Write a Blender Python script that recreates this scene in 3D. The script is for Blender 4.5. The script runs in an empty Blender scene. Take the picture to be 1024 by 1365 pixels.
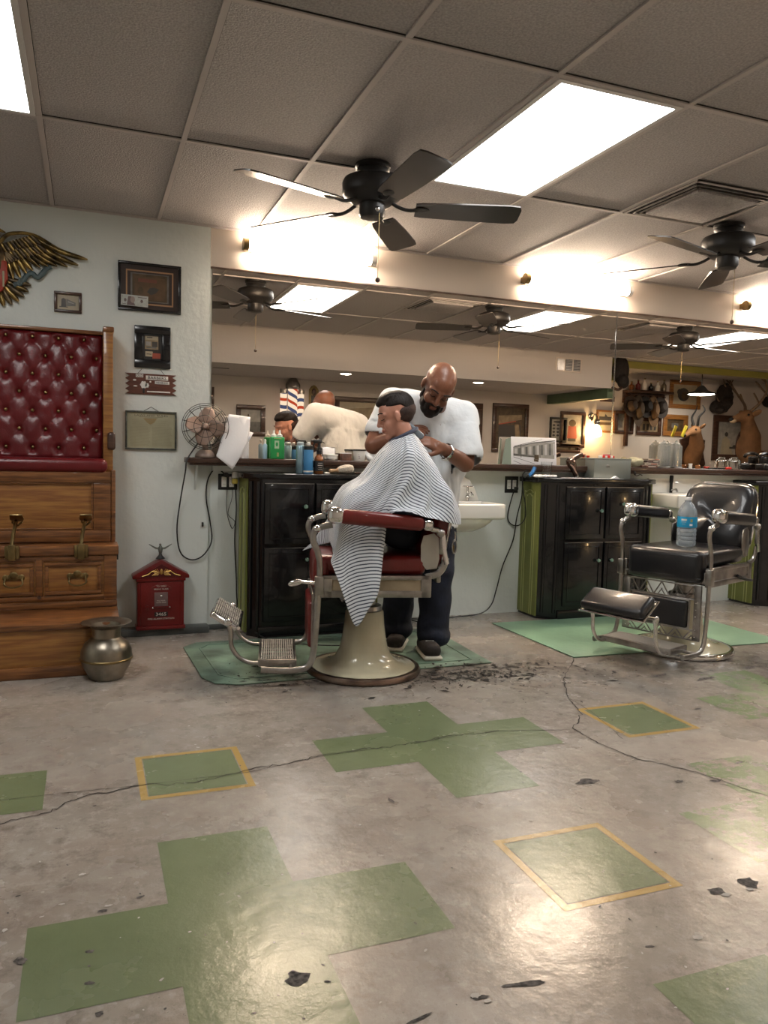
import bpy, bmesh, math, random
import numpy as np
from mathutils import Vector, Matrix, noise
random.seed(7)
R = math.radians
S = bpy.context.scene
COL = S.collection
# ------------------------------------------------------------------ camera
F_PX, YAW, PITCH, ROLL = 1031.455, -0.36663, -0.07338, 0.02618
CAMZ = 1.18
fw = Vector((-math.sin(YAW)*math.cos(PITCH), math.cos(YAW)*math.cos(PITCH), math.sin(PITCH)))
r0 = Vector((math.cos(YAW), math.sin(YAW), 0)); u0 = r0.cross(fw)
rt = r0*math.cos(ROLL)+u0*math.sin(ROLL); up = -r0*math.sin(ROLL)+u0*math.cos(ROLL)
cd = bpy.data.cameras.new('camera'); cam = bpy.data.objects.new('camera', cd); COL.objects.link(cam)
cd.sensor_fit = 'VERTICAL'; cd.sensor_height = 24.0; cd.lens = 24.0*F_PX/1365.0
cd.clip_start = .02; cd.clip_end = 60
mw = Matrix((rt, up, -fw)).transposed().to_4x4(); mw.translation = (0, 0, CAMZ); cam.matrix_world = mw
S.camera = cam
S.view_settings.view_transform = 'Standard'; S.view_settings.look = 'None'
S.view_settings.gamma = 1; S.view_settings.use_curve_mapping = False
S.view_settings.exposure = 0.66
PANEL_E, TUBE_E = 9.5, 68.0
w = bpy.data.worlds.new('world'); S.world = w; w.use_nodes = True
w.node_tree.nodes['Background'].inputs[0].default_value = (.9, .85, .8, 1)
w.node_tree.nodes['Background'].inputs[1].default_value = .05
CE = 2.602; WY = 5.14; PY = 5.12; MY = 5.13; BY = -.2
GX, GY = -.1936, 3.7866
def ray(x, y): return rt*(x-512)-up*(y-682.5)+fw*F_PX
C0 = Vector((0, 0, CAMZ))
def at(x, y, Y):
    d = ray(x, y); return C0+d*(Y/d.y)
def atz(x, y, Z=0):
    d = ray(x, y); return C0+d*((Z-CAMZ)/d.z)
def am(x, y, Y):                      # a point seen in the wall mirror, returned where it really stands
    p = at(x, y, 2*MY-Y); return Vector((p.x, Y, p.z))
# ------------------------------------------------------------------ materials
MATS = {}
def mat(name, col, rough=.5, metal=0, var=0, scale=8, bump=0, bscale=40, spec=.5, coat=0, trans=0, emit=0, col2=None, ior=1.45, stretch=None, alpha=1, sheen=0, detail=4):
    if name in MATS: return MATS[name]
    m = bpy.data.materials.new(name); m.use_nodes = True; nt = m.node_tree; b = nt.nodes['Principled BSDF']
    def setv(k, v):
        if k in b.inputs: b.inputs[k].default_value = v
    c = (*col, 1); setv('Base Color', c); setv('Roughness', rough); setv('Metallic', metal)
    setv('Specular IOR Level', spec); setv('Coat Weight', coat); setv('Transmission Weight', trans); setv('IOR', ior); setv('Sheen Weight', sheen)
    if alpha < 1: setv('Alpha', alpha)
    if emit: setv('Emission Color', c); setv('Emission Strength', emit)
    if var or bump:
        tc = nt.nodes.new('ShaderNodeTexCoord'); mp = nt.nodes.new('ShaderNodeMapping')
        nt.links.new(tc.outputs['Object'], mp.inputs[0])
        if stretch: mp.inputs['Scale'].default_value = stretch
    if var:
        n = nt.nodes.new('ShaderNodeTexNoise'); n.inputs['Scale'].default_value = scale; n.inputs['Detail'].default_value = detail
        nt.links.new(mp.outputs[0], n.inputs['Vector'])
        rp = nt.nodes.new('ShaderNodeValToRGB'); rp.color_ramp.elements[0].position = .35; rp.color_ramp.elements[1].position = .68
        c2 = col2 or tuple(max(0, x*(1-var)) for x in col)
        rp.color_ramp.elements[0].color = (*c2, 1); rp.color_ramp.elements[1].color = c
        nt.links.new(n.outputs[0], rp.inputs[0]); nt.links.new(rp.outputs[0], b.inputs['Base Color'])
    if bump:
        n2 = nt.nodes.new('ShaderNodeTexNoise'); n2.inputs['Scale'].default_value = bscale; n2.inputs['Detail'].default_value = 3
        nt.links.new(mp.outputs[0], n2.inputs['Vector'])
        bp = nt.nodes.new('ShaderNodeBump'); bp.inputs['Strength'].default_value = min(1, bump); bp.inputs['Distance'].default_value = .01*max(1, bump)
        nt.links.new(n2.outputs[0], bp.inputs['Height']); nt.links.new(bp.outputs[0], b.inputs['Normal'])
    MATS[name] = m; return m
def emat(name, col, e):
    if name in MATS: return MATS[name]
    m = bpy.data.materials.new(name); m.use_nodes = True; nt = m.node_tree; nt.nodes.clear()
    o = nt.nodes.new('ShaderNodeOutputMaterial'); em = nt.nodes.new('ShaderNodeEmission')
    em.inputs[0].default_value = (*col, 1); em.inputs[1].default_value = e; nt.links.new(em.outputs[0], o.inputs[0])
    MATS[name] = m; return m
# ------------------------------------------------------------------ mesh builder
def I(): return Matrix.Identity(4)
def T(x, y=None, z=None): return Matrix.Translation(Vector(x) if y is None else Vector((x, y, z)))
def RX(a): return Matrix.Rotation(a, 4, 'X')
def RY(a): return Matrix.Rotation(a, 4, 'Y')
def RZ(a): return Matrix.Rotation(a, 4, 'Z')
def SC(x, y, z): return Matrix.Diagonal((x, y, z, 1))
def basis(o, x, y, z):
    m = Matrix((Vector(x), Vector(y), Vector(z))).transposed().to_4x4(); m.translation = Vector(o); return m
def align(p0, p1):                    # z axis from p0 to p1
    p0 = Vector(p0); d = Vector(p1)-p0
    m = d.to_track_quat('Z', 'Y').to_matrix().to_4x4(); m.translation = p0; return m, d.length
class MB:
    def __init__(s): s.bm = bmesh.new(); s.mats = []
    def mi(s, m):
        if m not in s.mats: s.mats.append(m)
        return s.mats.index(m)
    def merge(s, tb, m, M=None):
        if M is not None: bmesh.ops.transform(tb, matrix=M, verts=tb.verts)
        i = s.mi(m)
        for f in tb.faces: f.material_index = i
        me = bpy.data.meshes.new('t'); tb.to_mesh(me); tb.free(); s.bm.from_mesh(me); bpy.data.meshes.remove(me)
        return s
    def box(s, c, size, m, bev=0, M=None, seg=2):
        tb = bmesh.new(); bmesh.ops.create_cube(tb, size=1)
        bmesh.ops.scale(tb, vec=size, verts=tb.verts)
        if bev: bmesh.ops.bevel(tb, geom=list(tb.edges), offset=min(bev, min(size)*.49), segments=seg, profile=.5, affect='EDGES')
        bmesh.ops.translate(tb, vec=c, verts=tb.verts)
        return s.merge(tb, m, M)
    def bb(s, a, b, m, bev=0, M=None, seg=2):      # box by two corners
        return s.box([(a[i]+b[i])/2 for i in range(3)], [abs(b[i]-a[i]) for i in range(3)], m, bev, M, seg)
    def cyl(s, p0, p1, r0, m, r1=None, seg=20, M=None):
        A, L = align(p0, p1); tb = bmesh.new()
        bmesh.ops.create_cone(tb, cap_ends=True, segments=seg, radius1=r0, radius2=r0 if r1 is None else r1, depth=L)
        bmesh.ops.transform(tb, matrix=A@T(0, 0, L/2), verts=tb.verts)
        return s.merge(tb, m, M)
    def ell(s, c, r, m, M=None, u=20, v=12, rot=None):
        tb = bmesh.new(); bmesh.ops.create_uvsphere(tb, u_segments=u, v_segments=v, radius=1)
        if not hasattr(r, '__len__'): r = (r, r, r)
        X = T(c)@(rot or I())@SC(*r); bmesh.ops.transform(tb, matrix=X, verts=tb.verts)
        return s.merge(tb, m, M)
    def lathe(s, prof, m, M=None, seg=32, cap=True):
        tb = bmesh.new(); rows = []
        for r, z in prof:
            rows.append([tb.verts.new((max(r, 1e-5)*math.cos(2*math.pi*k/seg), max(r, 1e-5)*math.sin(2*math.pi*k/seg), z)) for k in range(seg)])
        for a, b in zip(rows, rows[1:]):
            for k in range(seg): tb.faces.new((a[k], a[(k+1) % seg], b[(k+1) % seg], b[k]))
        if cap:
            tb.faces.new(rows[0][::-1]); tb.faces.new(rows[-1])
        return s.merge(tb, m, M)
    def tube(s, pts, r, m, seg=8, M=None, smooth=4, closed=False, flat=None):
        P = [Vector(p) for p in pts]
        if smooth and len(P) > 2: P = crom(P, smooth, closed)
        n = len(P); tb = bmesh.new(); rows = []
        t0 = None; nrm = None
        for i, p in enumerate(P):
            a = P[(i-1) % n] if (closed or i > 0) else p; b = P[(i+1) % n] if (closed or i < n-1) else p
            t = (b-a).normalized()
            if nrm is None:
                nrm = t.orthogonal().normalized()
                if abs(t.z) < .9: nrm = (Vector((0, 0, 1))-t*t.z).normalized()
            else:
                nrm = (nrm-t*nrm.dot(t)); nrm = nrm.normalized() if nrm.length > 1e-6 else t.orthogonal().normalized()
            bn = t.cross(nrm); rr = r(i/(n-1)) if callable(r) else r
            fl = flat or 1
            rows.append([tb.verts.new(p+nrm*math.cos(2*math.pi*k/seg)*rr+bn*math.sin(2*math.pi*k/seg)*rr*fl) for k in range(seg)])
        rr_ = list(zip(rows, rows[1:]))+([(rows[-1], rows[0])] if closed else [])
        for a, b in rr_:
            for k in range(seg): tb.faces.new((a[k], a[(k+1) % seg], b[(k+1) % seg], b[k]))
        if not closed: tb.faces.new(rows[0][::-1]); tb.faces.new(rows[-1])
        return s.merge(tb, m, M)
    def prism(s, poly, d, m, M=None, bev=0):      # outline in xy, extruded along z 0..d
        tb = bmesh.new(); v = [tb.verts.new((x, y, 0)) for x, y in poly]; f = tb.faces.new(v)
        if d:
            g = bmesh.ops.extrude_face_region(tb, geom=[f])
            bmesh.ops.translate(tb, vec=(0, 0, d), verts=[e for e in g['geom'] if isinstance(e, bmesh.types.BMVert)])
            if bev: bmesh.ops.bevel(tb, geom=list(tb.edges), offset=bev, segments=2, profile=.5, affect='EDGES')
        bmesh.ops.recalc_face_normals(tb, faces=tb.faces)
        return s.merge(tb, m, M)
    def quad(s, pts, m, M=None):
        tb = bmesh.new(); tb.faces.new([tb.verts.new(p) for p in pts]); return s.merge(tb, m, M)
    def grid(s, rows, m, M=None, wrap=False):
        tb = bmesh.new(); V = [[tb.verts.new(p) for p in r] for r in rows]
        for a, b in zip(V, V[1:]):
            k = len(a)
            for i in range(k if wrap else k-1): tb.faces.new((a[i], a[(i+1) % k], b[(i+1) % k], b[i]))
        return s.merge(tb, m, M)
def crom(P, n, closed=False):
    out = []; N = len(P)
    rng = range(N if closed else N-1)
    for i in rng:
        p1, p2 = P[i], P[(i+1) % N]
        p0 = P[(i-1) % N] if (closed or i > 0) else p1*2-p2
        p3 = P[(i+2) % N] if (closed or i < N-2) else p2*2-p1
        for k in range(n):
            t = k/n; out.append(.5*((2*p1)+(-p0+p2)*t+(2*p0-5*p1+4*p2-p3)*t*t+(-p0+3*p1-3*p2+p3)*t**3))
    if not closed: out.append(P[-1])
    return out
def mxof(o):
    m = o.matrix_basis.copy()
    return mxof(o.parent)@m if o.parent else m
def obj(name, mb, parent=None, world=False, angle=38, smooth=True):
    me = bpy.data.meshes.new(name); bm = mb.bm
    if world and parent: bmesh.ops.transform(bm, matrix=mxof(parent).inverted(), verts=bm.verts)
    for f in bm.faces: f.smooth = smooth
    bm.to_mesh(me); bm.free()
    for m in mb.mats: me.materials.append(m)
    if smooth: me.set_sharp_from_angle(angle=R(angle))
    o = bpy.data.objects.new(name, me); COL.objects.link(o); o.parent = parent
    return o
def thing(name, label, cat, loc=(0, 0, 0), rz=0, group=None):
    o = bpy.data.objects.new(name, None); COL.objects.link(o); o.location = loc; o.rotation_euler = (0, 0, rz)
    o.empty_display_size = .05
    o['label'] = label; o['category'] = cat
    if group: o['group'] = group
    return o
def tag(o, label, cat, group=None, kind=None):
    o['label'] = label; o['category'] = cat
    if group: o['group'] = group
    if kind: o['kind'] = kind
    return o
def struct(name, mb, angle=38):
    o = obj(name, mb, angle=angle); o['kind'] = 'structure'; return o
def kids(o): return [c for c in list(COL.objects) if c.parent == o]
def copytree(o, parent=None):
    c = o.copy(); COL.objects.link(c); c.parent = parent
    for k in kids(o): copytree(k, c)
    return c
def textmesh(mb, s, size, m, M, d=.001, align_='CENTER', stretch=1):
    cu = bpy.data.curves.new('txt', 'FONT'); cu.body = s; cu.size = size; cu.align_x = align_; cu.align_y = 'CENTER'; cu.extrude = d
    cu.resolution_u = 2
    to = bpy.data.objects.new('txt', cu); COL.objects.link(to)
    dg = bpy.context.evaluated_depsgraph_get(); me = bpy.data.meshes.new_from_object(to.evaluated_get(dg))
    tb = bmesh.new(); tb.from_mesh(me); bpy.data.objects.remove(to); bpy.data.meshes.remove(me)
    mb.merge(tb, m, M@SC(stretch, 1, 1)); return mb
def remesh(mb, voxel, sm=4, fac=.5):
    me = bpy.data.meshes.new('r'); mb.bm.to_mesh(me); mb.bm.free()
    o = bpy.data.objects.new('r', me); COL.objects.link(o)
    md = o.modifiers.new('r', 'REMESH'); md.mode = 'VOXEL'; md.voxel_size = voxel
    if sm:
        m2 = o.modifiers.new('s', 'SMOOTH'); m2.iterations = sm; m2.factor = fac
    dg = bpy.context.evaluated_depsgraph_get(); dg.update()
    me2 = bpy.data.meshes.new_from_object(o.evaluated_get(dg)); bpy.data.objects.remove(o)
    out = MB(); out.bm.from_mesh(me2); out.mats = list(mb.mats)[:1]
    for f in out.bm.faces: f.material_index = 0
    bpy.data.meshes.remove(me2); bpy.data.meshes.remove(me)
    return out
def cap(mb, p0, r0_, p1, r1_, m, M=None, seg=20):            # capsule with two radii
    mb.cyl(p0, p1, r0_, m, r1_, seg, M); mb.ell(p0, r0_, m, M, seg, 10); mb.ell(p1, r1_, m, M, seg, 10); return mb
def UM(o, nx, ny):   # frame matrix: local x to the viewer's right, y up, z towards the viewer, for a wall whose outward normal is (nx, ny)
    return basis(o, (-ny, nx, 0), (0, 0, 1), (nx, ny, 0))
# ------------------------------------------------------------------ palette
def concrete(name, green=None):
    m = bpy.data.materials.new(name); m.use_nodes = True; nt = m.node_tree; L = nt.links; N = nt.nodes; b = N['Principled BSDF']
    tc = N.new('ShaderNodeTexCoord')
    def noi(sc, det=6, rough=.6):
        n = N.new('ShaderNodeTexNoise'); n.inputs['Scale'].default_value = sc; n.inputs['Detail'].default_value = det; n.inputs['Roughness'].default_value = rough
        L.new(tc.outputs['Object'], n.inputs['Vector']); return n.outputs[0]
    def ramp(src, stops):
        r = N.new('ShaderNodeValToRGB'); e = r.color_ramp.elements
        e[0].position, e[0].color = stops[0][0], (*stops[0][1], 1); e[1].position, e[1].color = stops[-1][0], (*stops[-1][1], 1)
        for p, c in stops[1:-1]:
            q = e.new(p); q.color = (*c, 1)
        L.new(src, r.inputs[0]); return r.outputs[0]
    def mix(f, a, bb, mode='MIX'):
        x = N.new('ShaderNodeMix'); x.data_type = 'RGBA'; x.blend_type = mode
        if isinstance(f, float): x.inputs[0].default_value = f
        else: L.new(f, x.inputs[0])
        L.new(a, x.inputs[6])
        if isinstance(bb, tuple): x.inputs[7].default_value = (*bb, 1)
        else: L.new(bb, x.inputs[7])
        return x.outputs[2]
    def spot(cx, cy, rx, ry, soft=.6):       # stain around a point, its edge broken up by noise
        mp = N.new('ShaderNodeMapping'); mp.vector_type = 'POINT'
        mp.inputs['Location'].default_value = (-cx/rx, -cy/ry, 0); mp.inputs['Scale'].default_value = (1/rx, 1/ry, 0)
        L.new(tc.outputs['Object'], mp.inputs[0])
        ln = N.new('ShaderNodeVectorMath'); ln.operation = 'LENGTH'; L.new(mp.outputs[0], ln.inputs[0])
        ad = N.new('ShaderNodeMath'); ad.operation = 'MULTIPLY_ADD'; L.new(noi(7, 8, .75), ad.inputs[0]); ad.inputs[1].default_value = 1.6; L.new(ln.outputs['Value'], ad.inputs[2])
        return mr(ad.outputs[0], 1.75, 1.05)
    def mr(src, a, bb):
        x = N.new('ShaderNodeMapRange'); x.inputs[1].default_value = a; x.inputs[2].default_value = bb; L.new(src, x.inputs[0]); return x.outputs[0]
    c = ramp(noi(1.6, 8, .65), [(.3, (.245, .222, .195)), (.5, (.31, .285, .25)), (.72, (.375, .35, .315))])
    c = mix(mr(noi(3.3, 6, .6), .35, .95), c, (.235, .18, .145))
    c = mix(mr(noi(26, 6, .7), .50, .95), c, (.48, .45, .41))
    c = mix(mr(noi(11, 8, .75), .50, .28), c, (.16, .13, .11))
    c = mix(mr(noi(55, 4, .8), .36, .27), c, (.07, .06, .05))
    st = ramp(noi(5, 10, .8), [(.37, (.0, .0, .0)), (.58, (1, 1, 1))])
    for sp in ((1.75, 3.75, .75, .33), (3.3, 3.55, .9, .32), (.9, 3.95, .8, .5), (3.9, 3.0, .9, .8)):
        k = N.new('ShaderNodeMath'); k.operation = 'MULTIPLY'; L.new(spot(*sp), k.inputs[0]); k.inputs[1].default_value = .8
        k2 = N.new('ShaderNodeMath'); k2.operation = 'MULTIPLY'; L.new(k.outputs[0], k2.inputs[0]); L.new(st, k2.inputs[1])
        c = mix(k2.outputs[0], c, (.055, .045, .038))
    if green:
        g = ramp(noi(3, 6, .6), [(.3, green[0]), (.7, green[1])])
        g = mix(mr(noi(45, 5, .8), .30, .22), g, (.06, .07, .045))
        c = mix(mr(noi(9, 9, .75), green[2], green[2]+.05), g, c)
    L.new(c, b.inputs['Base Color'])
    rr = mr(noi(2.2, 5, .6), .3, .7); rm = N.new('ShaderNodeMapRange'); L.new(rr, rm.inputs[0])
    lo, hi = (.17, .35) if not green else (.19, .32)
    rm.inputs[3].default_value = lo; rm.inputs[4].default_value = hi; L.new(rm.outputs[0], b.inputs['Roughness'])
    b.inputs['Specular IOR Level'].default_value = .5
    bp = N.new('ShaderNodeBump'); bp.inputs['Strength'].default_value = .5; bp.inputs['Distance'].default_value = .004
    L.new(noi(14, 5, .6), bp.inputs['Height']); L.new(bp.outputs[0], b.inputs['Normal'])
    MATS[name] = m; return m
M_conc = concrete('floor_concrete')
M_green = concrete('floor_green_paint', ((.135, .170, .088), (.175, .212, .115), .72))
M_greenworn = concrete('floor_green_worn', ((.14, .19, .09), (.19, .24, .13), .50))
M_yellow = concrete('floor_yellow_line', ((.38, .25, .07), (.45, .31, .11), .62))
M_wall = mat('wall_plaster', (.66, .70, .67), .55, var=.06, scale=1.4, bump=.25, bscale=25)
M_warm = mat('wall_cream', (.60, .55, .50), .6, var=.05, scale=1.2, bump=.1, bscale=30)
M_ceil = mat('ceiling_tile', (.50, .465, .455), .8, var=.32, scale=110, bump=.6, bscale=120, detail=6)
M_tbar = mat('ceiling_tbar', (.47, .425, .405), .6)
M_dark = mat('dark_gap', (.02, .018, .016), .8)
M_dwood = mat('dark_wood', (.075, .035, .022), .35, var=.5, scale=6, stretch=(1, 1, 8), coat=.3)
M_wood = mat('oak_wood', (.33, .155, .038), .36, var=.55, scale=5, stretch=(1, 4, 14), bump=.15, bscale=30, coat=.35, col2=(.20, .075, .020))
M_wood2 = mat('oak_wood_rail', (.24, .095, .028), .34, var=.55, scale=6, stretch=(1, 4, 12), coat=.4, col2=(.09, .032, .010))
M_burg = mat('burgundy_leather', (.125, .006, .009), .31, var=.25, scale=5, bump=.15, bscale=150, coat=.08)
M_burg2 = mat('oxblood_vinyl', (.17, .016, .014), .3, var=.25, scale=7, bump=.1, bscale=160, coat=.2)
M_blk = mat('black_leather', (.009, .009, .011), .30, bump=.12, bscale=170, coat=.3)
M_chrome = mat('chrome', (.72, .71, .70), .12, 1, bump=.02, bscale=30)
M_nickel = mat('worn_nickel', (.46, .44, .42), .3, 1, var=.4, scale=12)
M_cream = mat('cream_enamel', (.62, .58, .42), .18, var=.22, scale=5, coat=.5)
M_grate = mat('brushed_grate', (.62, .60, .57), .42, .7)
M_dchrome = mat('tarnished_rim', (.30, .22, .18), .3, 1, var=.5, scale=9)
M_black = mat('black_gloss', (.006, .006, .007), .22, coat=.3)
M_blackm = mat('black_matt', (.012, .012, .012), .5)
M_brass = mat('aged_brass', (.30, .22, .10), .35, 1, var=.5, scale=14)
M_spit = mat('dull_bronze', (.34, .30, .24), .36, 1, var=.45, scale=10, bump=.1, bscale=18)
M_olive = mat('olive_paint', (.17, .19, .045), .35, var=.2, scale=4)
M_olive2 = mat('olive_bead', (.36, .38, .15), .35)
M_white = mat('white_paint', (.75, .74, .70), .4)
M_porc = mat('porcelain', (.80, .78, .72), .12, coat=.6)
M_paper = mat('aged_paper', (.42, .40, .27), .7, var=.25, scale=6)
M_wpaper = mat('white_paper', (.80, .79, .80), .8, bump=.1, bscale=60)
M_red = mat('red_enamel', (.16, .008, .008), .32, var=.3, scale=7, bump=.15, bscale=60)
M_redh = mat('red_plastic', (.6, .03, .02), .35)
M_gold = mat('gold_paint', (.60, .36, .10), .35, .6, var=.3, scale=20)
M_rub = mat('rubber_cord', (.012, .012, .012), .45)
M_glass = mat('clear_glass', (.95, .97, .97), .03, trans=1, ior=1.45)
M_green_b = mat('green_plastic', (.02, .30, .075), .35)
M_blue = mat('blue_can', (.06, .25, .50), .3, .2)
M_amber = mat('amber_glass', (.20, .06, .012), .1, coat=.5)
M_skin = mat('brown_skin', (.215, .085, .047), .38, var=.22, scale=7, bump=.08, bscale=90)
M_skin2 = mat('light_skin', (.55, .26, .18), .48, var=.15, scale=9)
M_tee = mat('white_cotton', (.72, .75, .77), .85, bump=1, bscale=11, var=.04, scale=4)
M_jean = mat('dark_denim', (.012, .017, .036), .8, var=.5, scale=10, bump=.5, bscale=22)
M_hair = mat('dark_hair', (.014, .009, .007), .6, bump=.35, bscale=140, stretch=(1, 1, .25), spec=.3)
# ================================================================== SETTING
XL, XR = -2.2, 13.5
# floor: concrete slab, painted 1 ft tiles, their yellow outlines, cracks and chips are all one mesh
fl = MB()
fl.quad([(XL, BY-.1, 0), (XR, BY-.1, 0), (XR, WY+.1, 0), (XL, WY+.1, 0)], M_conc)
TS, AX, AY = .33338, .1933, 1.998
def tile(i, j, m, z=.0008):
    x, y = AX+i*TS, AY+j*TS; fl.quad([(x, y, z), (x+TS, y, z), (x+TS, y+TS, z), (x, y+TS, z)], m)
def plus(i, j, m, skip=()):
    for a, b in ((0, 0), (1, 0), (-1, 0), (0, 1), (0, -1)):
        if (a, b) not in skip: tile(i+a, j+b, m)
plus(0, -1, M_green); plus(3, 2, M_green); plus(-3, 2, M_green); plus(3, -4, M_green); plus(6, -1, M_greenworn)
plus(9, 2, M_greenworn); plus(-3, -4, M_green)
for i, j in ((3, -1), (0, 2), (6, 2), (-3, -1), (0, -4), (6, -4)):
    tile(i, j, M_green)
    x, y = AX+i*TS, AY+j*TS; b = .028; g = .004
    for a0, b0, a1, b1 in ((x-b, y-b, x+TS+b, y-g), (x-b, y+TS+g, x+TS+b, y+TS+b), (x-b, y-g, x-g, y+TS+g), (x+TS+g, y-g, x+TS+b, y+TS+g)):
        fl.quad([(a0, b0, .0008), (a1, b0, .0008), (a1, b1, .0008), (a0, b1, .0008)], M_yellow)
M_crack = mat('crack_line', (.03, .025, .02), .9)
def crack(px, wdt=.0035, jit=.012, n=9):
    P = [atz(*p) for p in px]; Q = []
    for a, b in zip(P, P[1:]):
        for k in range(n):
            t = k/n; q = a.lerp(b, t); Q.append(q+Vector((random.uniform(-jit, jit)*.3, random.uniform(-jit, jit), 0)))
    Q.append(P[-1]); L_, R_ = [], []
    for i, q in enumerate(Q):
        d = (Q[min(i+1, len(Q)-1)]-Q[max(i-1, 0)]).normalized(); n_ = Vector((-d.y, d.x, 0))
        ww = wdt*random.uniform(.3, 1); L_.append((q.x+n_.x*ww, q.y+n_.y*ww, .0016)); R_.append((q.x-n_.x*ww, q.y-n_.y*ww, .0016))
    fl.grid([L_, R_], M_crack)
crack([(0, 1067), (90, 1057), (190, 1047), (330, 1030), (430, 1008), (560, 990), (640, 975), (760, 973)], .002, .002)
crack([(0, 1098), (62, 1085), (100, 1065), (190, 1047), (260, 1044), (335, 1026), (400, 1015), (440, 1004), (520, 996), (600, 982), (665, 974)], .0035, .012)
crack([(765, 878), (752, 905), (757, 930), (775, 950), (765, 972), (800, 992), (850, 1012), (930, 1030), (1024, 1062)], .0035, .012)
crack([(757, 930), (790, 950), (830, 985)], .002, .01)
M_chipd = mat('chip_black', (.15, .135, .125), .8, var=.6, scale=70, col2=(.012, .010, .010)); M_chipw = mat('chip_plaster', (.48, .45, .42), .8)
def chip(px, rx, ry, m, z=.0014, n=14, rot=0):
    c = atz(*px); P = []; rx *= .72; ry *= .72
    for k in range(n):
        a = 2*math.pi*k/n; rr = random.uniform(.6, 1.1); x, y = rx*rr*math.cos(a), ry*rr*math.sin(a)
        P.append((c.x+x*math.cos(rot)-y*math.sin(rot), c.y+x*math.sin(rot)+y*math.cos(rot), z))
    fl.quad(P, m)
for q, rx, ry in (((397, 1306), .045, .045), ((998, 1177), .045, .04), ((955, 1188), .035, .03), ((28, 1281), .022, .022), ((120, 1269), .016, .01), ((120, 1311), .016, .012), ((137, 1215), .022, .01), ((133, 1352), .014, .012), ((187, 1196), .016, .007), ((24, 1195), .012, .006), ((700, 1312), .09, .014), ((640, 1330), .03, .012), ((560, 1358), .05, .008), ((783, 1042), .07, .035), ((955, 1041), .045, .02), ((905, 1042), .03, .015), ((522, 1068), .012, .04), ((668, 907), .02, .01), ((1000, 890), .09, .03), ((940, 905), .12, .03), ((880, 900), .10, .025), ((985, 1017), .04, .01), ((930, 945), .05, .012), ((866, 1262), .02, .006)):
    chip(q, rx, ry, M_chipd, rot=random.uniform(-.3, .3))
for q, rx, ry in (((110, 1166), .016, .008), ((147, 1171), .012, .006), ((145, 1208), .016, .008), ((82, 1206), .012, .006), ((57, 1190), .008, .006), ((6, 1241), .01, .012), ((930, 1250), .02, .016), ((968, 1193), .022, .014), ((508, 1141), .014, .008), ((1000, 1186), .02, .012), ((480, 1100), .008, .008), ((634, 1328), .02, .012), ((650, 1335), .012, .01), ((80, 957), .03, .003), ((160, 914), .03, .003), ((500, 1055), .03, .004), ((427, 1065), .016, .003), ((640, 1070), .004, .02), ((345, 982), .004, .006)):
    chip(q, rx, ry, M_chipw, .0018, rot=random.uniform(-.3, .3))
for k in range(150):
    q = (random.uniform(0, 1024), random.uniform(905, 1360)); d = random.random() < .5
    s_ = random.uniform(.002, .006); chip(q, s_*random.uniform(1, 2.5), s_, M_chipw if d else M_chipd, .0017, 7, random.uniform(0, 3))
struct('floor', fl)
# ceiling: high part with 2x4 ft tiles, low part over the waiting side
ce = MB(); FT = .6096
SY, LZ, BX = 1.3, 2.18, 6.75      # drop face at y = SY for x < BX
ce.quad([(XL, SY, CE+.008), (XL, WY, CE+.008), (XR, WY, CE+.008), (XR, SY, CE+.008)], M_ceil)
ce.quad([(BX, BY-.1, CE+.008), (BX, SY, CE+.008), (XR, SY, CE+.008), (XR, BY-.1, CE+.008)], M_ceil)
ce.bb((XL, SY-.02, LZ), (BX, SY, CE+.008), M_warm)
ce.bb((XL, BY-.1, LZ), (BX, SY-.02, LZ+.02), M_ceil)
for y in (GY, GY-4*.3048, GY-8*.3048):
    if y > SY: ce.bb((XL, y-.012, CE-.002), (XR, y+.012, CE+.007), M_tbar); ce.bb((XL, y-.0155, CE+.004), (XR, y+.010, CE+.0078), M_dark)  # dark strip beside each bar paints its shadow line
for c in range(-4, 23):
    x = GX+c*FT; ce.bb((x-.012, SY, CE-.0015), (x+.012, WY, CE+.0068), M_tbar); ce.bb((x-.010, SY, CE+.004), (x+.0145, WY, CE+.0076), M_dark)  # same painted shadow strip along the bars running in depth
ce.bb((XL, WY-.03, CE-.006), (XR, WY, CE+.006), M_tbar)
struct('ceiling', ce)
# walls
wb = MB(); wb.bb((.735, WY, 0), (XR, WY+.1, CE+.01), M_wall); struct('wall_back', wb)
wp = MB(); wp.bb((XL, PY, 0), (.735, WY+.1, CE+.01), M_wall); struct('wall_back_left', wp)
wl = MB(); wl.bb((XL-.1, BY-.1, 0), (XL, WY, CE+.01), M_wall); struct('wall_left', wl)
wr = MB(); wr.bb((XR, BY-.1, 0), (XR+.1, WY, CE+.01), M_warm); struct('wall_right', wr)
wf = MB(); wf.bb((XL, BY-.1, 0), (XR, BY, CE+.01), M_warm); struct('wall_front', wf)
M_warmw = mat('soffit_paint', (.72, .64, .56), .55, var=.05, scale=2)
tr = MB(); tr.bb((.737, WY-.012, 2.352), (XR, WY, CE-.004), M_warmw, .003); tr.bb((.737, WY-.02, 2.343), (XR, WY, 2.355), M_dchrome, .002)
struct('trim_1', tr)
bb_ = MB(); M_curb = mat('grey_curb', (.10, .11, .105), .5, var=.4, scale=9)
bb_.bb((XL, PY-.10, 0), (.735, PY, .045), M_curb, .008); bb_.bb((.735, WY-.03, 0), (.95, WY, .03), M_curb, .004); struct('baseboard_back', bb_)
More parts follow.
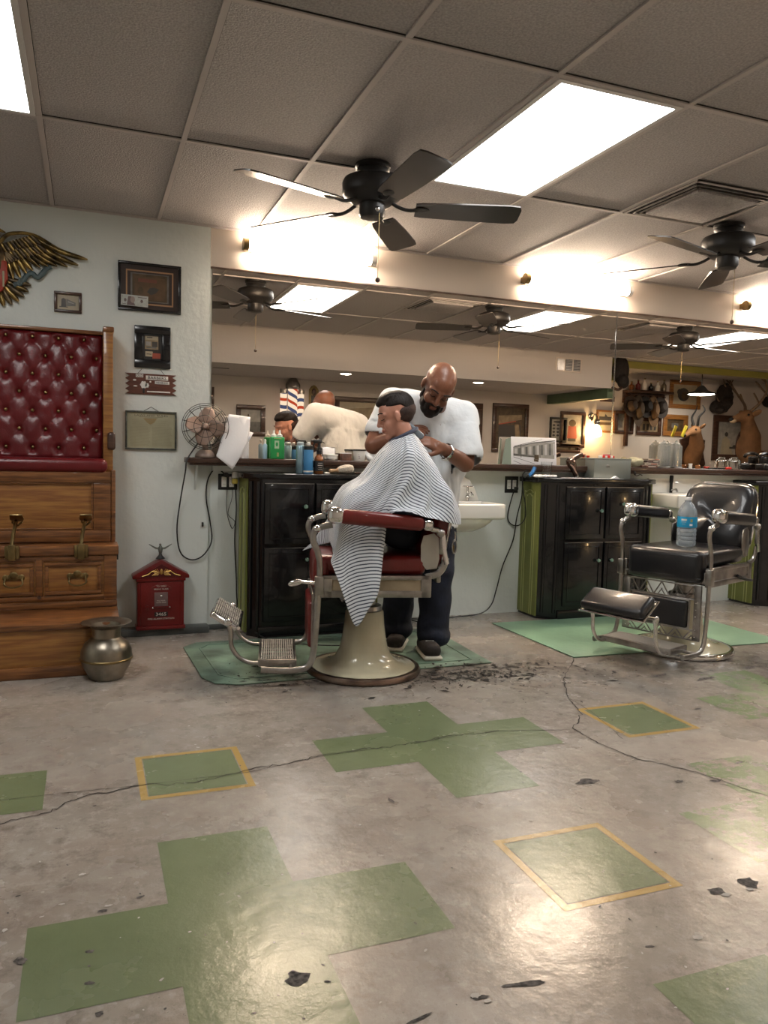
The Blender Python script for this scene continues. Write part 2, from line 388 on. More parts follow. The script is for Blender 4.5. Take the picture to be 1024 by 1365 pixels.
# green beam and yellow beam of the front half, seen in the mirror
gb = MB(); M_gbeam = mat('green_beam', (.10, .15, .085), .5, var=.3, scale=3)
gb.bb((BX-.06, BY, LZ-.14), (BX+.06, SY, LZ), M_gbeam); struct('trim_2', gb)
yb = MB(); M_ybeam = mat('mustard_beam', (.28, .25, .05), .5, var=.2, scale=3)
yb.bb((BX+.3, .98, CE-.085), (XR, 1.06, CE+.006), M_ybeam); struct('trim_3', yb)
pc = MB(); pc.bb((BX+.06, .98, CE-.30), (BX+.3, 1.2, CE+.004), M_ybeam, .01); struct('trim_4', pc)
# ------------------------------------------------------------------ mirrors on the back wall
M_mir = mat('mirror_glass', (.80, .745, .68), .0, 1)
MZ0, MZ1 = 1.135, 2.345
def mirror(x0, x1, label):
    t = thing('mirror', label, 'mirror', (x0, MY, MZ0))
    m = MB(); m.bb((x0+.002, MY, MZ0), (x1-.002, MY+.006, MZ1), M_mir); obj('mirror_pane', m, t, True)
    for x in (x0+.002, x1-.006):
        m = MB(); m.bb((x, MY-.001, MZ0), (x+.004, MY+.007, MZ1), M_chrome); obj('edge_strip', m, t, True)
mirror(.745, 3.89, 'large wall mirror panel behind the boy in the barber chair, left of the seam')
mirror(3.89, 7.0, 'large wall mirror panel right of the seam, above the metal box and the black chair')
mirror(7.0, 10.0, 'farthest wall mirror panel at the right end of the wall')
# ------------------------------------------------------------------ ceiling fittings
M_panel = emat('panel_diffuser', (1, .985, .96), PANEL_E); M_frame = mat('panel_trim', (.62, .60, .58), .4)
lab = {-1: 'white fluorescent ceiling panel over the shoeshine stand at the left', 3: 'white fluorescent ceiling panel right of the first ceiling fan',
       7: 'white fluorescent ceiling panel right of the second ceiling fan', 11: 'white fluorescent ceiling panel farthest to the right, seen in the mirror'}
def ceil_panel(x0, y0, z, label, n='ceiling_light'):
    t = thing(n, label, 'ceiling light', (x0+.305, y0+.61, z), 0, 'fluorescent ceiling panels')
    m = MB(); m.bb((x0+.034, y0+.034, z-.002), (x0+FT-.034, y0+1.2192-.034, z+.004), M_panel); obj('diffuser', m, t, True)
    m = MB()
    for a in ((x0+.014, y0+.014, x0+FT-.014, y0+.036), (x0+.014, y0+1.2192-.036, x0+FT-.014, y0+1.2192-.014), (x0+.014, y0+.036, x0+.036, y0+1.2192-.036), (x0+FT-.036, y0+.036, x0+FT-.014, y0+1.2192-.036)):
        m.bb((a[0], a[1], z-.006), (a[2], a[3], z+.005), M_frame)
    obj('light_frame', m, t, True)
for c, l in lab.items(): ceil_panel(GX+c*FT, GY-1.2192, CE, l)
def ceil_reg(x0, y0, label):
    t = thing('ceiling_register', label, 'air vent', (x0+FT/2, y0+FT/2, CE), 0, 'ceiling registers')
    m = MB(); z = CE-.003
    m.bb((x0+.012, y0+.012, z), (x0+FT-.012, y0+FT-.012, z+.006), M_dark); obj('dark_backing', m, t, True)
    m = MB()
    for k, (o, wd) in enumerate(((.014, .014), (.046, .010), (.072, .010))):
        a0, a1, b0, b1 = x0+o, x0+FT-o, y0+o, y0+FT-o; zz = z-.004-.004*k
        for q in ((a0, b0, a1, b0+wd), (a0, b1-wd, a1, b1), (a0, b0, a0+wd, b1), (a1-wd, b0, a1, b1)): m.bb((q[0], q[1], zz), (q[2], q[3], zz+.006), M_nickel if k else M_tbar)
    obj('louver_frame', m, t, True)
    m = MB(); m.bb((x0+.10, y0+.10, z-.02), (x0+FT-.10, y0+FT-.10, z-.002), M_ceil, .004); obj('centre_panel', m, t, True)
ceil_reg(GX+5*FT, GY-FT, 'square ceiling air register left of the second fan')
ceil_reg(GX+9*FT, GY-FT, 'square ceiling air register further right, seen only in the mirror')
# fans
M_fan = mat('fan_black', (.018, .016, .015), .42, var=.3, scale=8); M_blade = mat('fan_blade', (.022, .016, .013), .3, coat=.2)
def fan(x, y, rot, label, pull=.28):
    t = thing('ceiling_fan', label, 'ceiling fan', (x, y, CE), rot, 'ceiling fans')
    m = MB(); m.lathe([(.02, 0), (.078, 0), (.078, -.012), (.07, -.02), (.074, -.026), (.066, -.036), (.062, -.05), (.03, -.052)], M_fan); obj('canopy', m, t)
    m = MB(); m.lathe([(.03, -.045), (.10, -.055), (.125, -.066), (.132, -.08), (.132, -.125), (.124, -.138), (.10, -.152), (.085, -.165), (.04, -.168)], M_fan, seg=40); obj('motor_housing', m, t)
    m = MB(); m.lathe([(.03, -.16), (.056, -.166), (.058, -.21), (.05, -.225), (.02, -.232)], M_fan); m.ell((.02, -.05, -.2), .012, M_chrome)
    sw = obj('switch_housing', m, t)
    m = MB(); m.cyl((.03, -.045, -.215), (.03, -.045, -.215-pull), .0014, M_brass, seg=6); m.ell((.03, -.045, -.22-pull), .011, M_dwood); obj('pull_chain', m, sw)
    for k in range(5):
        a = k*2*math.pi/5
        m = MB(); m.tube([(.08, 0, -.155), (.12, 0, -.175), (.16, 0, -.185), (.2, 0, -.182)], .008, M_fan, M=RZ(a))
        m.ell((.215, 0, -.182), (.04, .032, .006), M_fan, M=RZ(a)); ir = obj('blade_iron', m, t)
        P = [(.19, -.05), (.22, -.056), (.40, -.066), (.60, -.072), (.645, -.066), (.655, -.04), (.655, .04), (.645, .066), (.60, .072), (.40, .066), (.22, .056), (.19, .05)]
        m = MB(); m.prism(P, .006, M_blade, M=RZ(a)@T(0, 0, -.185)@RX(R(-13))); obj('blade', m, t)
    t.scale = (1.13, 1.13, 1.13)
fb = math.atan2(3.476-3.664, 1.923-1.305)
fan(1.315, 3.70, fb, 'black ceiling fan above the boy, nearest of the fans')
fan(3.58, 3.70, math.atan2(.56, .41), 'black ceiling fan above the empty black barber chair')
fan(5.83, 3.70, fb+.25, 'black ceiling fan right of the frame, seen only in the mirror')
# warm tube lights over the mirrors
M_tube = emat('tube_glow', (1, .80, .60), TUBE_E)
def vanity(x0, x1, label, z=2.50):
    t = thing('vanity_light', label, 'wall light', ((x0+x1)/2, WY-.012, z), 0, 'warm lights over the mirrors')
    m = MB(); m.bb((x0+.02, WY-.035, z-.03), (x1-.02, WY-.012, z+.03), M_white, .004); obj('mounting_plate', m, t, True)
    m = MB(); m.cyl((x0+.03, WY-.085, z), (x1-.03, WY-.085, z), .034, M_tube, seg=24); obj('tube_diffuser', m, t, True)
    m = MB()
    for s, x in ((0, x0), (1, x1-.035)):
        m = MB(); m.cyl((x, WY-.085, z), (x+.035, WY-.085, z), .040, M_brass if s == 0 else M_white, seg=24); m.bb((x+.005, WY-.06, z-.02), (x+.03, WY-.02, z+.02), M_brass); obj('end_cap', m, t, True)
vanity(.93, 1.83, 'glowing warm tube light above the mirror, leftmost, behind the nearest fan')
vanity(3.0, 3.95, 'glowing warm tube light above the mirror seam, between the two fans')
vanity(5.11, 6.05, 'glowing warm tube light above the mirror at the right edge of the frame')
vanity(7.3, 8.25, 'glowing warm tube light beyond the right edge of the frame')
# recessed lights in the low ceiling
M_rec = emat('downlight_glow', (1, .95, .85), 45)
def recessed(x, y, label):
    t = thing('downlight', label, 'ceiling light', (x, y, LZ), 0, 'round downlights in the low ceiling')
    m = MB(); m.lathe([(.07, .0), (.085, -.008), (.072, -.010), (.07, -.004)], M_white, cap=False); obj('trim_ring', m, t)
    m = MB(); m.lathe([(.001, -.012), (.05, -.012), (.07, -.002)], M_rec, cap=False); obj('lamp_disc', m, t)
for x, l in ((3.0, 'round glowing downlight in the low ceiling left of the barber in the mirror'), (4.85, 'round glowing downlight in the low ceiling left of the air grille in the mirror'), (.9, 'added fill downlight in the low ceiling above the camera side, out of the mirror view')):  # last lamp is an unseen addition that brightens the foreground
    recessed(x, 1.0, l)
# ================================================================== BARBER CHAIRS
M_side = mat('cream_plate', (.60, .56, .50), .3, var=.2, scale=6)
M_panelw = mat('tan_panel', (.42, .33, .22), .5, var=.3, scale=9)
def barber_chair(c, ang, label, leather, red):
    t = thing('barber_chair', label, 'barber chair', (c[0], c[1], 0), R(ang))
    rim, frm = (M_dchrome, M_nickel) if red else (M_chrome, M_nickel)
    m = MB(); m.lathe([(.300, 0), (.312, .006), (.314, .02), (.306, .034), (.292, .038), (.28, .034)], rim, seg=64); obj('base_rim', m, t)
    m = MB(); m.lathe([(.288, .034), (.24, .042), (.19, .055), (.155, .085), (.132, .13), (.120, .19), (.110, .26), (.104, .33), (.098, .338)], M_cream, seg=56); obj('pedestal', m, t)
    m = MB(); m.lathe([(.09, .33), (.096, .345), (.09, .365), (.06, .37), (.055, .46), (.12, .462)], frm, seg=32)
    m.bb((-.16, -.16, .452), (.16, .16, .475), M_blackm, .01); obj('lift_column', m, t)
    # seat frame: two side rails with an inlaid panel, cross rails
    m = MB()
    for s in (1, -1):
        y = s*.268
        for a, b in (((-.30, .545), (.25, .568)), ((-.30, .455), (.25, .49)), ((-.31, .455), (-.255, .568)), ((.20, .455), (.262, .568))):
            m.bb((a[0], y-.014, a[1]), (b[0], y+.014, b[1]), frm, .004)
        m.bb((-.27, y-.008, .47), (.22, y+.008, .56), M_panelw if red else M_nickel)
        m.tube([(-.28, y, .56), (-.34, y, .575), (-.372, y, .61), (-.385, y, .66)], .017, frm, flat=.6)
    m.bb((-.31, -.27, .47), (-.28, .27, .54), frm, .004); m.bb((.22, -.27, .47), (.25, .27, .54), frm, .004)
    m.bb((-.28, -.26, .462), (.24, .26, .475), M_blackm); obj('seat_frame', m, t)
    m = MB(); m.box((-.005, 0, .612), (.57, .478, .10), leather, .034, seg=4); sc = obj('seat_cushion', m, t, angle=60)
    m = MB(); m.box((.245, 0, .565 if not red else .575), (.10, .485, .20 if not red else .17), leather, .042, seg=4); obj('seat_front_roll', m, t, angle=60)
    m = MB(); m.tube([(.289, .24, .505), (.292, 0, .508), (.289, -.24, .505)], .004, leather, smooth=3); obj('piping', m, sc)
    # front apron with the calf pad
    m = MB()
    if red:
        for y in (.235, -.235): m.bb((.285, y-.012, .13), (.30, y+.012, .47), frm, .003)
        m.bb((.283, -.24, .44), (.298, .24, .47), frm, .003)
    else:
        X = T(.285, 0, 0)
        for z0, z1 in ((.375, .465), (.135, .20)):
            for z in (z0, z1-.008): m.bb((.278, -.25, z), (.292, .25, z+.008), frm, .002)
            n = 10; dx = .5/n
            for k in range(n):
                ya, yb = -.25+k*dx, -.25+(k+1)*dx
                if k % 2: ya, yb = yb, ya
                m.cyl((.285, ya, z0+.004), (.285, yb, z1-.004), .0045, frm, seg=6)
                m.cyl((.285, (ya+yb)/2, z0+.004), (.285, yb+(yb-ya)*.1, (z0+z1)/2), .003, frm, seg=6)
        for y in (.23, -.23): m.bb((.278, y-.022, .135), (.292, y+.022, .465), frm, .003)
        for y in (.245, -.245):
            for z in (.16, .2, .24, .28, .32, .36): m.ell((.295, y-.02*(1 if y > 0 else -1), z), .004, M_chrome, u=8, v=6)
    ap = obj('front_apron', m, t)
    m = MB(); m.box((.298, 0, .288 if not red else .30), (.035, .36 if not red else .42, .165 if not red else .24), leather, .016, seg=3); obj('calf_pad', m, t, angle=60)
    if not red:
        m = MB()
        for a in ((-.19, .20, .19, .208), (-.19, .368, .19, .376), (-.19, .20, -.182, .376), (.182, .20, .19, .376)): m.bb((.29, a[0], a[1]), (.304, a[2], a[3]), frm, .002)
        obj('pad_trim', m, ap)
    # arms
    for s in (1, -1):
        y = s*.285
        m = MB(); m.tube([(.205, y, .825), (.255, y, .815), (.295, y, .79), (.300, y, .745), (.278, y, .69), (.264, y, .61), (.270, y, .48), (.276, y, .34), (.288, y, .18), (.315, y, .105), (.38, y, .085), (.46, y, .084), (.55, y, .09)], lambda q: .016, frm, seg=10, flat=.75)
        m.bb((.245, y-.02, .47), (.29, y+.02, .565), frm, .006); m.ell((.282, y, .805), (.024, .02, .018), M_chrome)
        obj('arm_post', m, t)
        m = MB(); X = T(-.045, y, .853)@RY(R(-4.5))
        m.box((0, 0, 0), (.43, .074, .076), leather, .026, X, seg=4); pad = obj('arm_pad', m, t, angle=60)
        m = MB(); m.box((.235, 0, .002), (.085, .082, .086), M_chrome, .03, X, seg=5); obj('chrome_cap', m, pad, angle=60)
        m = MB(); m.box((-.238, 0, -.004), (.055, .06, .06), M_chrome, .02, X, seg=4)
        m.tube([(-.30, y, .81), (-.345, y, .80), (-.362, y, .77), (-.37, y, .70), (-.385, y, .63)], .014, M_chrome, flat=.7)
        m.ell((-.35, y, .79), .022, frm); m.box((-.36, y*.985, .73), (.03, .02, .10), frm, .006)
        obj('arm_bracket', m, t)
        m = MB(); P = [(0, 0), (.055, -.008), (.085, .03), (.088, .12), (.075, .17), (.02, .182), (-.005, .16), (-.012, .05)]
        m.prism([(x, z) for x, z in P], .006, M_side if red else M_nickel, basis((-.345, s*.236, .60), (1, 0, 0), (0, 0, 1), (0, -1, 0)), .002); obj('side_plate', m, t)
    # backrest
    hw, z0, z1, lean = .232, .59, (.975 if red else 1.05), (.06 if red else .12)
    P = []
    for k in range(40):
        a = 2*math.pi*k/40; cx, cz = math.cos(a), math.sin(a); e = .36
        P.append((hw*math.copysign(abs(cx)**e, cx), (z0+z1)/2+(z1-z0)/2*math.copysign(abs(cz)**(e*1.25), cz)))
    m = MB(); rows = []
    def bx(z): return -.30-lean*(z-z0)/(z1-z0)
    for o, sc_ in ((.045, .02), (.044, .25), (.040, .5), (.032, .72), (.018, .88), (.0, .965), (-.02, .995), (-.045, 1.0), (-.065, .985), (-.078, .95)):
        rows.append([(bx(z)-.0+o, y*sc_, (z-(z0+z1)/2)*sc_+(z0+z1)/2) for y, z in P])
    m.grid(rows, leather, wrap=True)
    m.quad(rows[0][::-1], leather); m.quad(rows[-1], leather); bmesh.ops.recalc_face_normals(m.bm, faces=m.bm.faces); obj('backrest', m, t, angle=80)
    m = MB(); m.tube([(bx(z)-.068, y*1.0, z) for y, z in P], .008, M_chrome, closed=True, smooth=1, seg=8)
    m.quad([(bx(z)-.082, y*.96, (z-.82)*.96+.82) for y, z in P], M_side if red else M_nickel)
    m.bb((-.40, -.09, .50), (-.375, .09, .66), frm, .006); obj('back_frame', m, t)
    # footrest
    m = MB()
    for s in (1, -1): m.bb((.37, s*.215-.008, .088), (.565, s*.215+.008, .125), frm, .004)
    for x in (.37, .555): m.bb((x, -.215, .09), (x+.012, .215, .125), frm, .003)
    m.cyl((.40, -.285, .09), (.40, .285, .09), .011, frm); fr = obj('footrest_platform', m, t)
    m = MB()
    for k in range(15): m.bb((.385+k*.0115, -.21, .118), (.391+k*.0115, .21, .127), M_grate)
    for y in (-.14, -.07, 0, .07, .14): m.bb((.375, y-.004, .112), (.56, y+.004, .121), frm)
    obj('footrest_grate', m, fr)
    m = MB()
    for s in (1, -1): m.tube([(.55, s*.2, .10), (.61, s*.2, .105), (.665, s*.2, .135), (.70, s*.2, .19), (.705, s*.2, .26), (.72, s*.2, .315)], .0115, M_chrome if not red else frm, seg=10)
    m.cyl((.72, -.21, .315), (.72, .21, .315), .010, frm)
    for s in (1, -1): m.ell((.72, s*.212, .315), (.02, .012, .02), M_chrome)
    obj('footrest_hinge', m, t)
    m = MB()
    if red:
        X = T(.735, 0, .325)@RY(R(-32)); m.box((0, 0, -.012), (.155, .40, .03), M_chrome, .012, X, seg=3)
        for k in range(13): m.box((-.066+k*.011, 0, .009), (.006, .37, .008), M_grate, 0, X)
        for y in (-.12, 0, .12): m.box((0, y, .010), (.15, .006, .008), M_nickel, 0, X)
        m.tube([(-.08, -.2, .0), (-.095, 0, -.03), (-.08, .2, 0)], .01, M_chrome, M=X)
        obj('footrest_flap', m, t)
    else:
        X = T(.775, 0, .372)@RY(R(31)); m.box((0, 0, .012), (.17, .40, .062), leather, .028, X, seg=4); fp = obj('footrest_flap', m, t, angle=60)
        m = MB(); m.tube([(-.09, -.205, -.012), (.09, -.205, -.012), (.09, .205, -.012), (-.09, .205, -.012)], .006, M_chrome, closed=True, smooth=1, M=X)
        m.box((0, 0, -.02), (.16, .39, .01), frm, 0, X); obj('flap_trim', m, fp)
    if red:
        m = MB(); m.tube([(.27, .29, .53), (.33, .295, .535), (.37, .295, .54)], .008, M_chrome); m.ell((.385, .295, .533), (.038, .01, .016), M_chrome, rot=RY(R(15))); obj('recline_lever', m, t)
    else:
        m = MB(); m.tube([(-.1, .285, .50), (-.2, .29, .47), (-.3, .29, .455)], .009, M_blackm); obj('recline_lever', m, t)
    return t
C1, A1 = (1.409, 3.927), 167
C2, A2 = (3.5225, 3.8425), 201
chair1 = barber_chair(C1, A1, 'oxblood red barber chair with cream pedestal, the boy sitting in it', M_burg2, True)
chair2 = barber_chair(C2, A2, 'empty black leather barber chair with a water bottle on its seat', M_blk, False)
# floor mats
def mat_poly(P, label, m_, n='floor_mat'):
    cx = sum(p[0] for p in P)/len(P); cy = sum(p[1] for p in P)/len(P)
    t = MB(); t.prism([(p[0]-cx, p[1]-cy) for p in P], .006, m_, T(0, 0, .002), .0015)
    o = obj(n, t); o.location = (cx, cy, 0); tag(o, label, 'floor mat'); return o
M_mat = mat('green_mat', (.20, .31, .235), .45, var=.55, scale=5, detail=9, bump=.2, bscale=30, col2=(.07, .10, .075))
M_mat2 = mat('green_mat_clean', (.22, .38, .26), .42, var=.3, scale=3, detail=6, bump=.15, bscale=30)
m1 = mat_poly([(.62, 4.76), (.53, 4.66), (.55, 4.0), (.60, 3.885), (.72, 3.83), (2.17, 3.86), (2.19, 4.55), (2.10, 4.76)], 'worn green floor mat with black smears, under the red barber chair', M_mat)
m = MB(); m.tube([(.68, 4.68, .0095), (.62, 4.60, .0095), (.64, 4.02, .0095), (.72, 3.92, .0095), (2.08, 3.94, .0095), (2.10, 4.5, .0095), (2.04, 4.68, .0095)], .006, M_mat, closed=True, smooth=1, seg=6)
for v in m.bm.verts: v.co.z = min(v.co.z, .0115)
obj('raised_edge', m, m1, True)
mat_poly([(2.69, 4.80), (2.71, 3.83), (4.36, 3.80), (4.36, 4.80)], 'clean pale green floor mat under the black barber chair', M_mat2)
# hair clippings on the floor
M_clip = mat('hair_clipping', (.015, .012, .010), .8)
hc = MB(); tb = bmesh.new()
rs = random.Random(3)
for k in range(900):
    if k < 560: c = (rs.gauss(1.95, .22), rs.gauss(3.68, .10))
    elif k < 760: c = (rs.gauss(1.0, .22), rs.gauss(3.92, .12))
    else: c = (rs.gauss(2.5, .5), rs.gauss(3.55, .2))
    if math.hypot(c[0]-C1[0], c[1]-C1[1]) < .335: continue
    a = rs.uniform(0, 6.3); L_ = rs.uniform(.004, .016) if rs.random() < .85 else rs.uniform(.02, .035); w_ = L_*rs.uniform(.2, .5)
    dx, dy = math.cos(a)*L_, math.sin(a)*L_; nx, ny = -math.sin(a)*w_, math.cos(a)*w_
    onmat = .53 < c[0] < 2.19 and 3.83 < c[1] < 4.76
    z = .009 if onmat else .0022
    P = [(c[0]-dx, c[1]-dy, z), (c[0]+nx*.7, c[1]+ny*.7, z+.0015), (c[0]+dx, c[1]+dy, z), (c[0]-nx, c[1]-ny, z+.001)]
    tb.faces.new([tb.verts.new(p) for p in P])
hc.merge(tb, M_clip); tag(obj('hair_clippings', hc), 'scattered dark hair clippings on the concrete around the red chair', 'hair', kind='stuff')
# ================================================================== CAPE, BOY, BARBER
M1 = T(C1[0], C1[1], 0)@RZ(R(A1))
def cape_mat():
    m = bpy.data.materials.new('striped_cape'); m.use_nodes = True; nt = m.node_tree; N = nt.nodes; L = nt.links; b = N['Principled BSDF']
    uv = N.new('ShaderNodeUVMap'); sp = N.new('ShaderNodeSeparateXYZ'); L.new(uv.outputs[0], sp.inputs[0])
    mu = N.new('ShaderNodeMath'); mu.operation = 'MULTIPLY'; mu.inputs[1].default_value = 1/.0178; L.new(sp.outputs[1], mu.inputs[0])
    fr = N.new('ShaderNodeMath'); fr.operation = 'FRACT'; L.new(mu.outputs[0], fr.inputs[0])
    lt = N.new('ShaderNodeMath'); lt.operation = 'LESS_THAN'; lt.inputs[1].default_value = .34; L.new(fr.outputs[0], lt.inputs[0])
    mx = N.new('ShaderNodeMix'); mx.data_type = 'RGBA'; L.new(lt.outputs[0], mx.inputs[0])
    mx.inputs[6].default_value = (.66, .70, .74, 1); mx.inputs[7].default_value = (.045, .055, .09, 1); L.new(mx.outputs[2], b.inputs['Base Color'])
    b.inputs['Roughness'].default_value = .55; b.inputs['Sheen Weight'].default_value = .2
    return m
M_cape = cape_mat()
def build_cape(parent):
    side = [
     (0, [(-.125, 0, 1.265), (-.07, 0, 1.20), (-.01, 0, 1.125), (.055, 0, 1.06), (.135, 0, .99), (.185, 0, .89), (.19, 0, .70)]),
     (25, [(-.13, .03, 1.268), (-.075, .085, 1.20), (-.015, .11, 1.11), (.055, .125, 1.04), (.135, .14, .98), (.182, .155, .87), (.20, .17, .68)]),
     (45, [(-.15, .05, 1.275), (-.10, .135, 1.195), (-.03, .165, 1.085), (.045, .19, 1.0), (.12, .212, .92), (.172, .225, .80), (.20, .245, .66)]),
     (60, [(-.17, .058, 1.28), (-.14, .17, 1.20), (-.09, .195, 1.08), (-.01, .205, .97), (.09, .218, .87), (.165, .24, .70), (.205, .30, .62)]),
     (68, [(-.172, .06, 1.282), (-.15, .178, 1.20), (-.11, .205, 1.075), (-.03, .215, .96), (.065, .224, .83), (.13, .255, .68), (.145, .325, .465)]),
     (76, [(-.18, .062, 1.285), (-.165, .185, 1.20), (-.13, .212, 1.07), (-.05, .22, .95), (.03, .228, .82), (.080, .268, .67), (.085, .332, .312)]),
     (83, [(-.185, .063, 1.288), (-.175, .19, 1.205), (-.145, .22, 1.07), (-.07, .227, .95), (.0, .232, .83), (.02, .272, .68), (.015, .332, .41)]),
     (89, [(-.19, .064, 1.29), (-.185, .192, 1.205), (-.16, .225, 1.07), (-.085, .232, .96), (-.04, .236, .86), (-.03, .272, .68), (-.035, .325, .50)]),
     (94, [(-.195, .064, 1.292), (-.195, .192, 1.205), (-.175, .227, 1.075), (-.11, .234, .97), (-.085, .236, .92), (-.075, .238, .87), (-.07, .242, .80)]),
     (101, [(-.20, .064, 1.295), (-.21, .19, 1.205), (-.20, .228, 1.08), (-.15, .245, .985), (-.12, .268, .922), (-.11, .295, .905), (-.105, .316, .897)]),
     (125, [(-.22, .055, 1.30), (-.25, .165, 1.21), (-.275, .21, 1.09), (-.28, .24, .99), (-.28, .268, .918), (-.28, .295, .895), (-.28, .32, .872)]),
     (152, [(-.235, .03, 1.30), (-.28, .10, 1.22), (-.325, .16, 1.14), (-.365, .20, 1.06), (-.42, .235, .985), (-.45, .245, .90), (-.455, .248, .83)]),
     (180, [(-.245, 0, 1.30), (-.295, 0, 1.235), (-.33, 0, 1.17), (-.365, 0, 1.09), (-.43, 0, 1.005), (-.472, 0, .93), (-.475, 0, .86)])]
    far = [(-a, [(x, -y, z) for x, y, z in P]) for a, P in side[1:-1] if a not in (68, 83, 89)]
    far[1] = (-45, [(-.15, -.05, 1.275), (-.10, -.135, 1.195), (-.03, -.165, 1.085), (.05, -.19, 1.0), (.14, -.215, .90), (.215, -.235, .76), (.345, -.26, .625)])
    keys = sorted(side+far+[(-180, side[-1][1])], key=lambda k: k[0])
    NT, NP = 168, 6
    A = [k[0] for k in keys]; n = len(keys)-1   # periodic list, first and last coincide
    def at_theta(th, j):
        i = max(k for k in range(n+1) if A[k] <= th+1e-9); i = min(i, n-1)
        t = (th-A[i])/(A[i+1]-A[i]); P = [Vector(keys[q % n][1][j]) for q in (i-1, i, i+1, i+2)]
        t = t*t*(3-2*t)*.35+t*.65
        return .5*((2*P[1])+(-P[0]+P[2])*t+(2*P[0]-5*P[1]+4*P[2]-P[3])*t*t+(-P[0]+3*P[1]-3*P[2]+P[3])*t**3)
    cols, uvs = [], []
    for k in range(NT):
        th = -180+360*k/NT
        path = crom([at_theta(th, j) for j in range(7)], NP)
        s = 0; U = []
        for q, p in enumerate(path):
            if q: s += (p-path[q-1]).length
            U.append(((s+.06)*math.cos(R(th)), (s+.06)*math.sin(R(th))))
        m_ = len(path)
        out = []
        for q, p in enumerate(path):
            d = q/(m_-1); a = R(th)
            amp = .019*min(1, d*2.0)*(1-.45*d)
            w_ = .8*(1-2*abs(math.sin(a*4.5+1.4*math.sin(a*2+d*3)))**.7)+.35*math.sin(a*17+4*d+1.3)
            w_ += 1.1*noise.noise(Vector((p.x*9, p.y*9, p.z*7)))
            rad = Vector((p.x+.12, p.y, .12)).normalized()
            out.append(p+rad*amp*w_)
        cols.append(out); uvs.append(U)
    bm = bmesh.new(); uvl = bm.loops.layers.uv.new('UVMap'); V = [[bm.verts.new(p) for p in c] for c in cols]
    for k in range(NT):
        k2 = (k+1) % NT
        for q in range(len(V[0])-1):
            f = bm.faces.new((V[k][q], V[k][q+1], V[k2][q+1], V[k2][q]))
            for lp, (kk, qq) in zip(f.loops, ((k, q), (k, q+1), (k2, q+1), (k2, q))): lp[uvl].uv = uvs[kk][qq]
    # collar band around the neck
    me = bpy.data.meshes.new('cape'); bm.to_mesh(me); bm.free(); me.materials.append(M_cape)
    for p in me.polygons: p.use_smooth = True
    o = bpy.data.objects.new('barber_cape', me); COL.objects.link(o)
    o.matrix_world = M1
    so = o.modifiers.new('thick', 'SOLIDIFY'); so.thickness = .003; so.offset = 1
    su = o.modifiers.new('sub', 'SUBSURF'); su.levels = 1; su.render_levels = 1
    return o
cape = build_cape(None); tag(cape, 'blue and white striped barber cape draped over the seated boy', 'barber cape')
m = MB(); m.tube([(-.19+.068*math.cos(a), .066*math.sin(a), 1.292+.035*(-math.cos(a))) for a in [2*math.pi*k/14 for k in range(14)]], .012, M_cape, closed=True, smooth=3); 
cb = obj('neck_band', m, cape)
def head_blob(mb, M, k=1.0, child=False, m_=None):
    def E(c, r, rot=None): mb.ell([v*k for v in c], [v*k for v in (r if hasattr(r, '__len__') else (r, r, r))], m_, M, 24, 16, rot)
    E((-.018, 0, .035), (.098, .077, .086)); E((.025, 0, .03), (.066, .066, .072))
    E((.028, 0, -.03), (.060, .060, .080)); (E((.055, 0, -.045), (.040, .034, .045)) if child else None)
    E((.040, 0, -.082), (.046, .046, .036) if not child else (.040, .040, .030))
    E((.076, 0, -.098), (.020, .022, .018))
    cap(mb, (.088*k, 0, .022*k), .010*k, (.110*k, 0, -.022*k), (.0125 if not child else .0115)*k, m_, M, 12)
    for s in (1, -1):
        E((.098, s*.012, -.027), .010 if not child else .008)
        E((.070, s*.034, -.028) if not child else (.056, s*.030, -.034), (.026, .028, .026) if not child else (.030, .027, .034))
        ex_ = .012 if child else 0; E((-.004+ex_, s*.077, -.006), (.017, .009, .031), RX(R(-s*8))); E((.002+ex_, s*.080, -.012), (.010, .007, .016))
        E((.081, s*.030, .006), (.011, .014, .009))
        cap(mb, (.088*k, s*.010*k, .028*k), .011*k, (.072*k, s*.05*k, .027*k), .011*k, m_, M, 10)
    E((.092, 0, -.053), (.011, .024, .007)); E((.090, 0, -.067), (.011, .020, .008))
def hand(mb, wrist, d, n, k, m_, curl=.5, thumb=1, spread=1):
    # wrist position, pointing direction d, back-of-hand normal n
    d = Vector(d).normalized(); n = (Vector(n)-d*Vector(n).dot(d)).normalized(); s_ = d.cross(n)
    X = basis(wrist, d, s_, n)
    mb.box((.045*k, 0, -.002*k), (.09*k, .080*k, .028*k), m_, .013*k, X, 3)
    cap(mb, (0, 0, 0), .026*k, (.03*k, 0, 0), .028*k, m_, X, 12)
    for i, (y, L_) in enumerate(((-.030, .070), (-.010, .080), (.011, .074), (.030, .058))):
        p = Vector((.086*k, y*k*spread, 0)); ang = 0; r_ = .0098*k
        for seg_, f in ((0, .45), (1, .32), (2, .23)):
            ang += curl*(.7+.1*i); q = p+Vector((math.cos(ang), y*.6*(spread-1), -math.sin(ang)))*L_*f*k
            cap(mb, p, r_, q, r_*.9, m_, X, 10); p = q; r_ *= .9
    p = Vector((.02*k, -.034*k*thumb, -.005*k)); q = Vector((.055*k, -.058*k*thumb, -.022*k)); r2 = Vector((.088*k, -.054*k*thumb, -.036*k))
    cap(mb, p, .0145*k, q, .012*k, m_, X, 10); cap(mb, q, .012*k, r2, .0095*k, m_, X, 10)
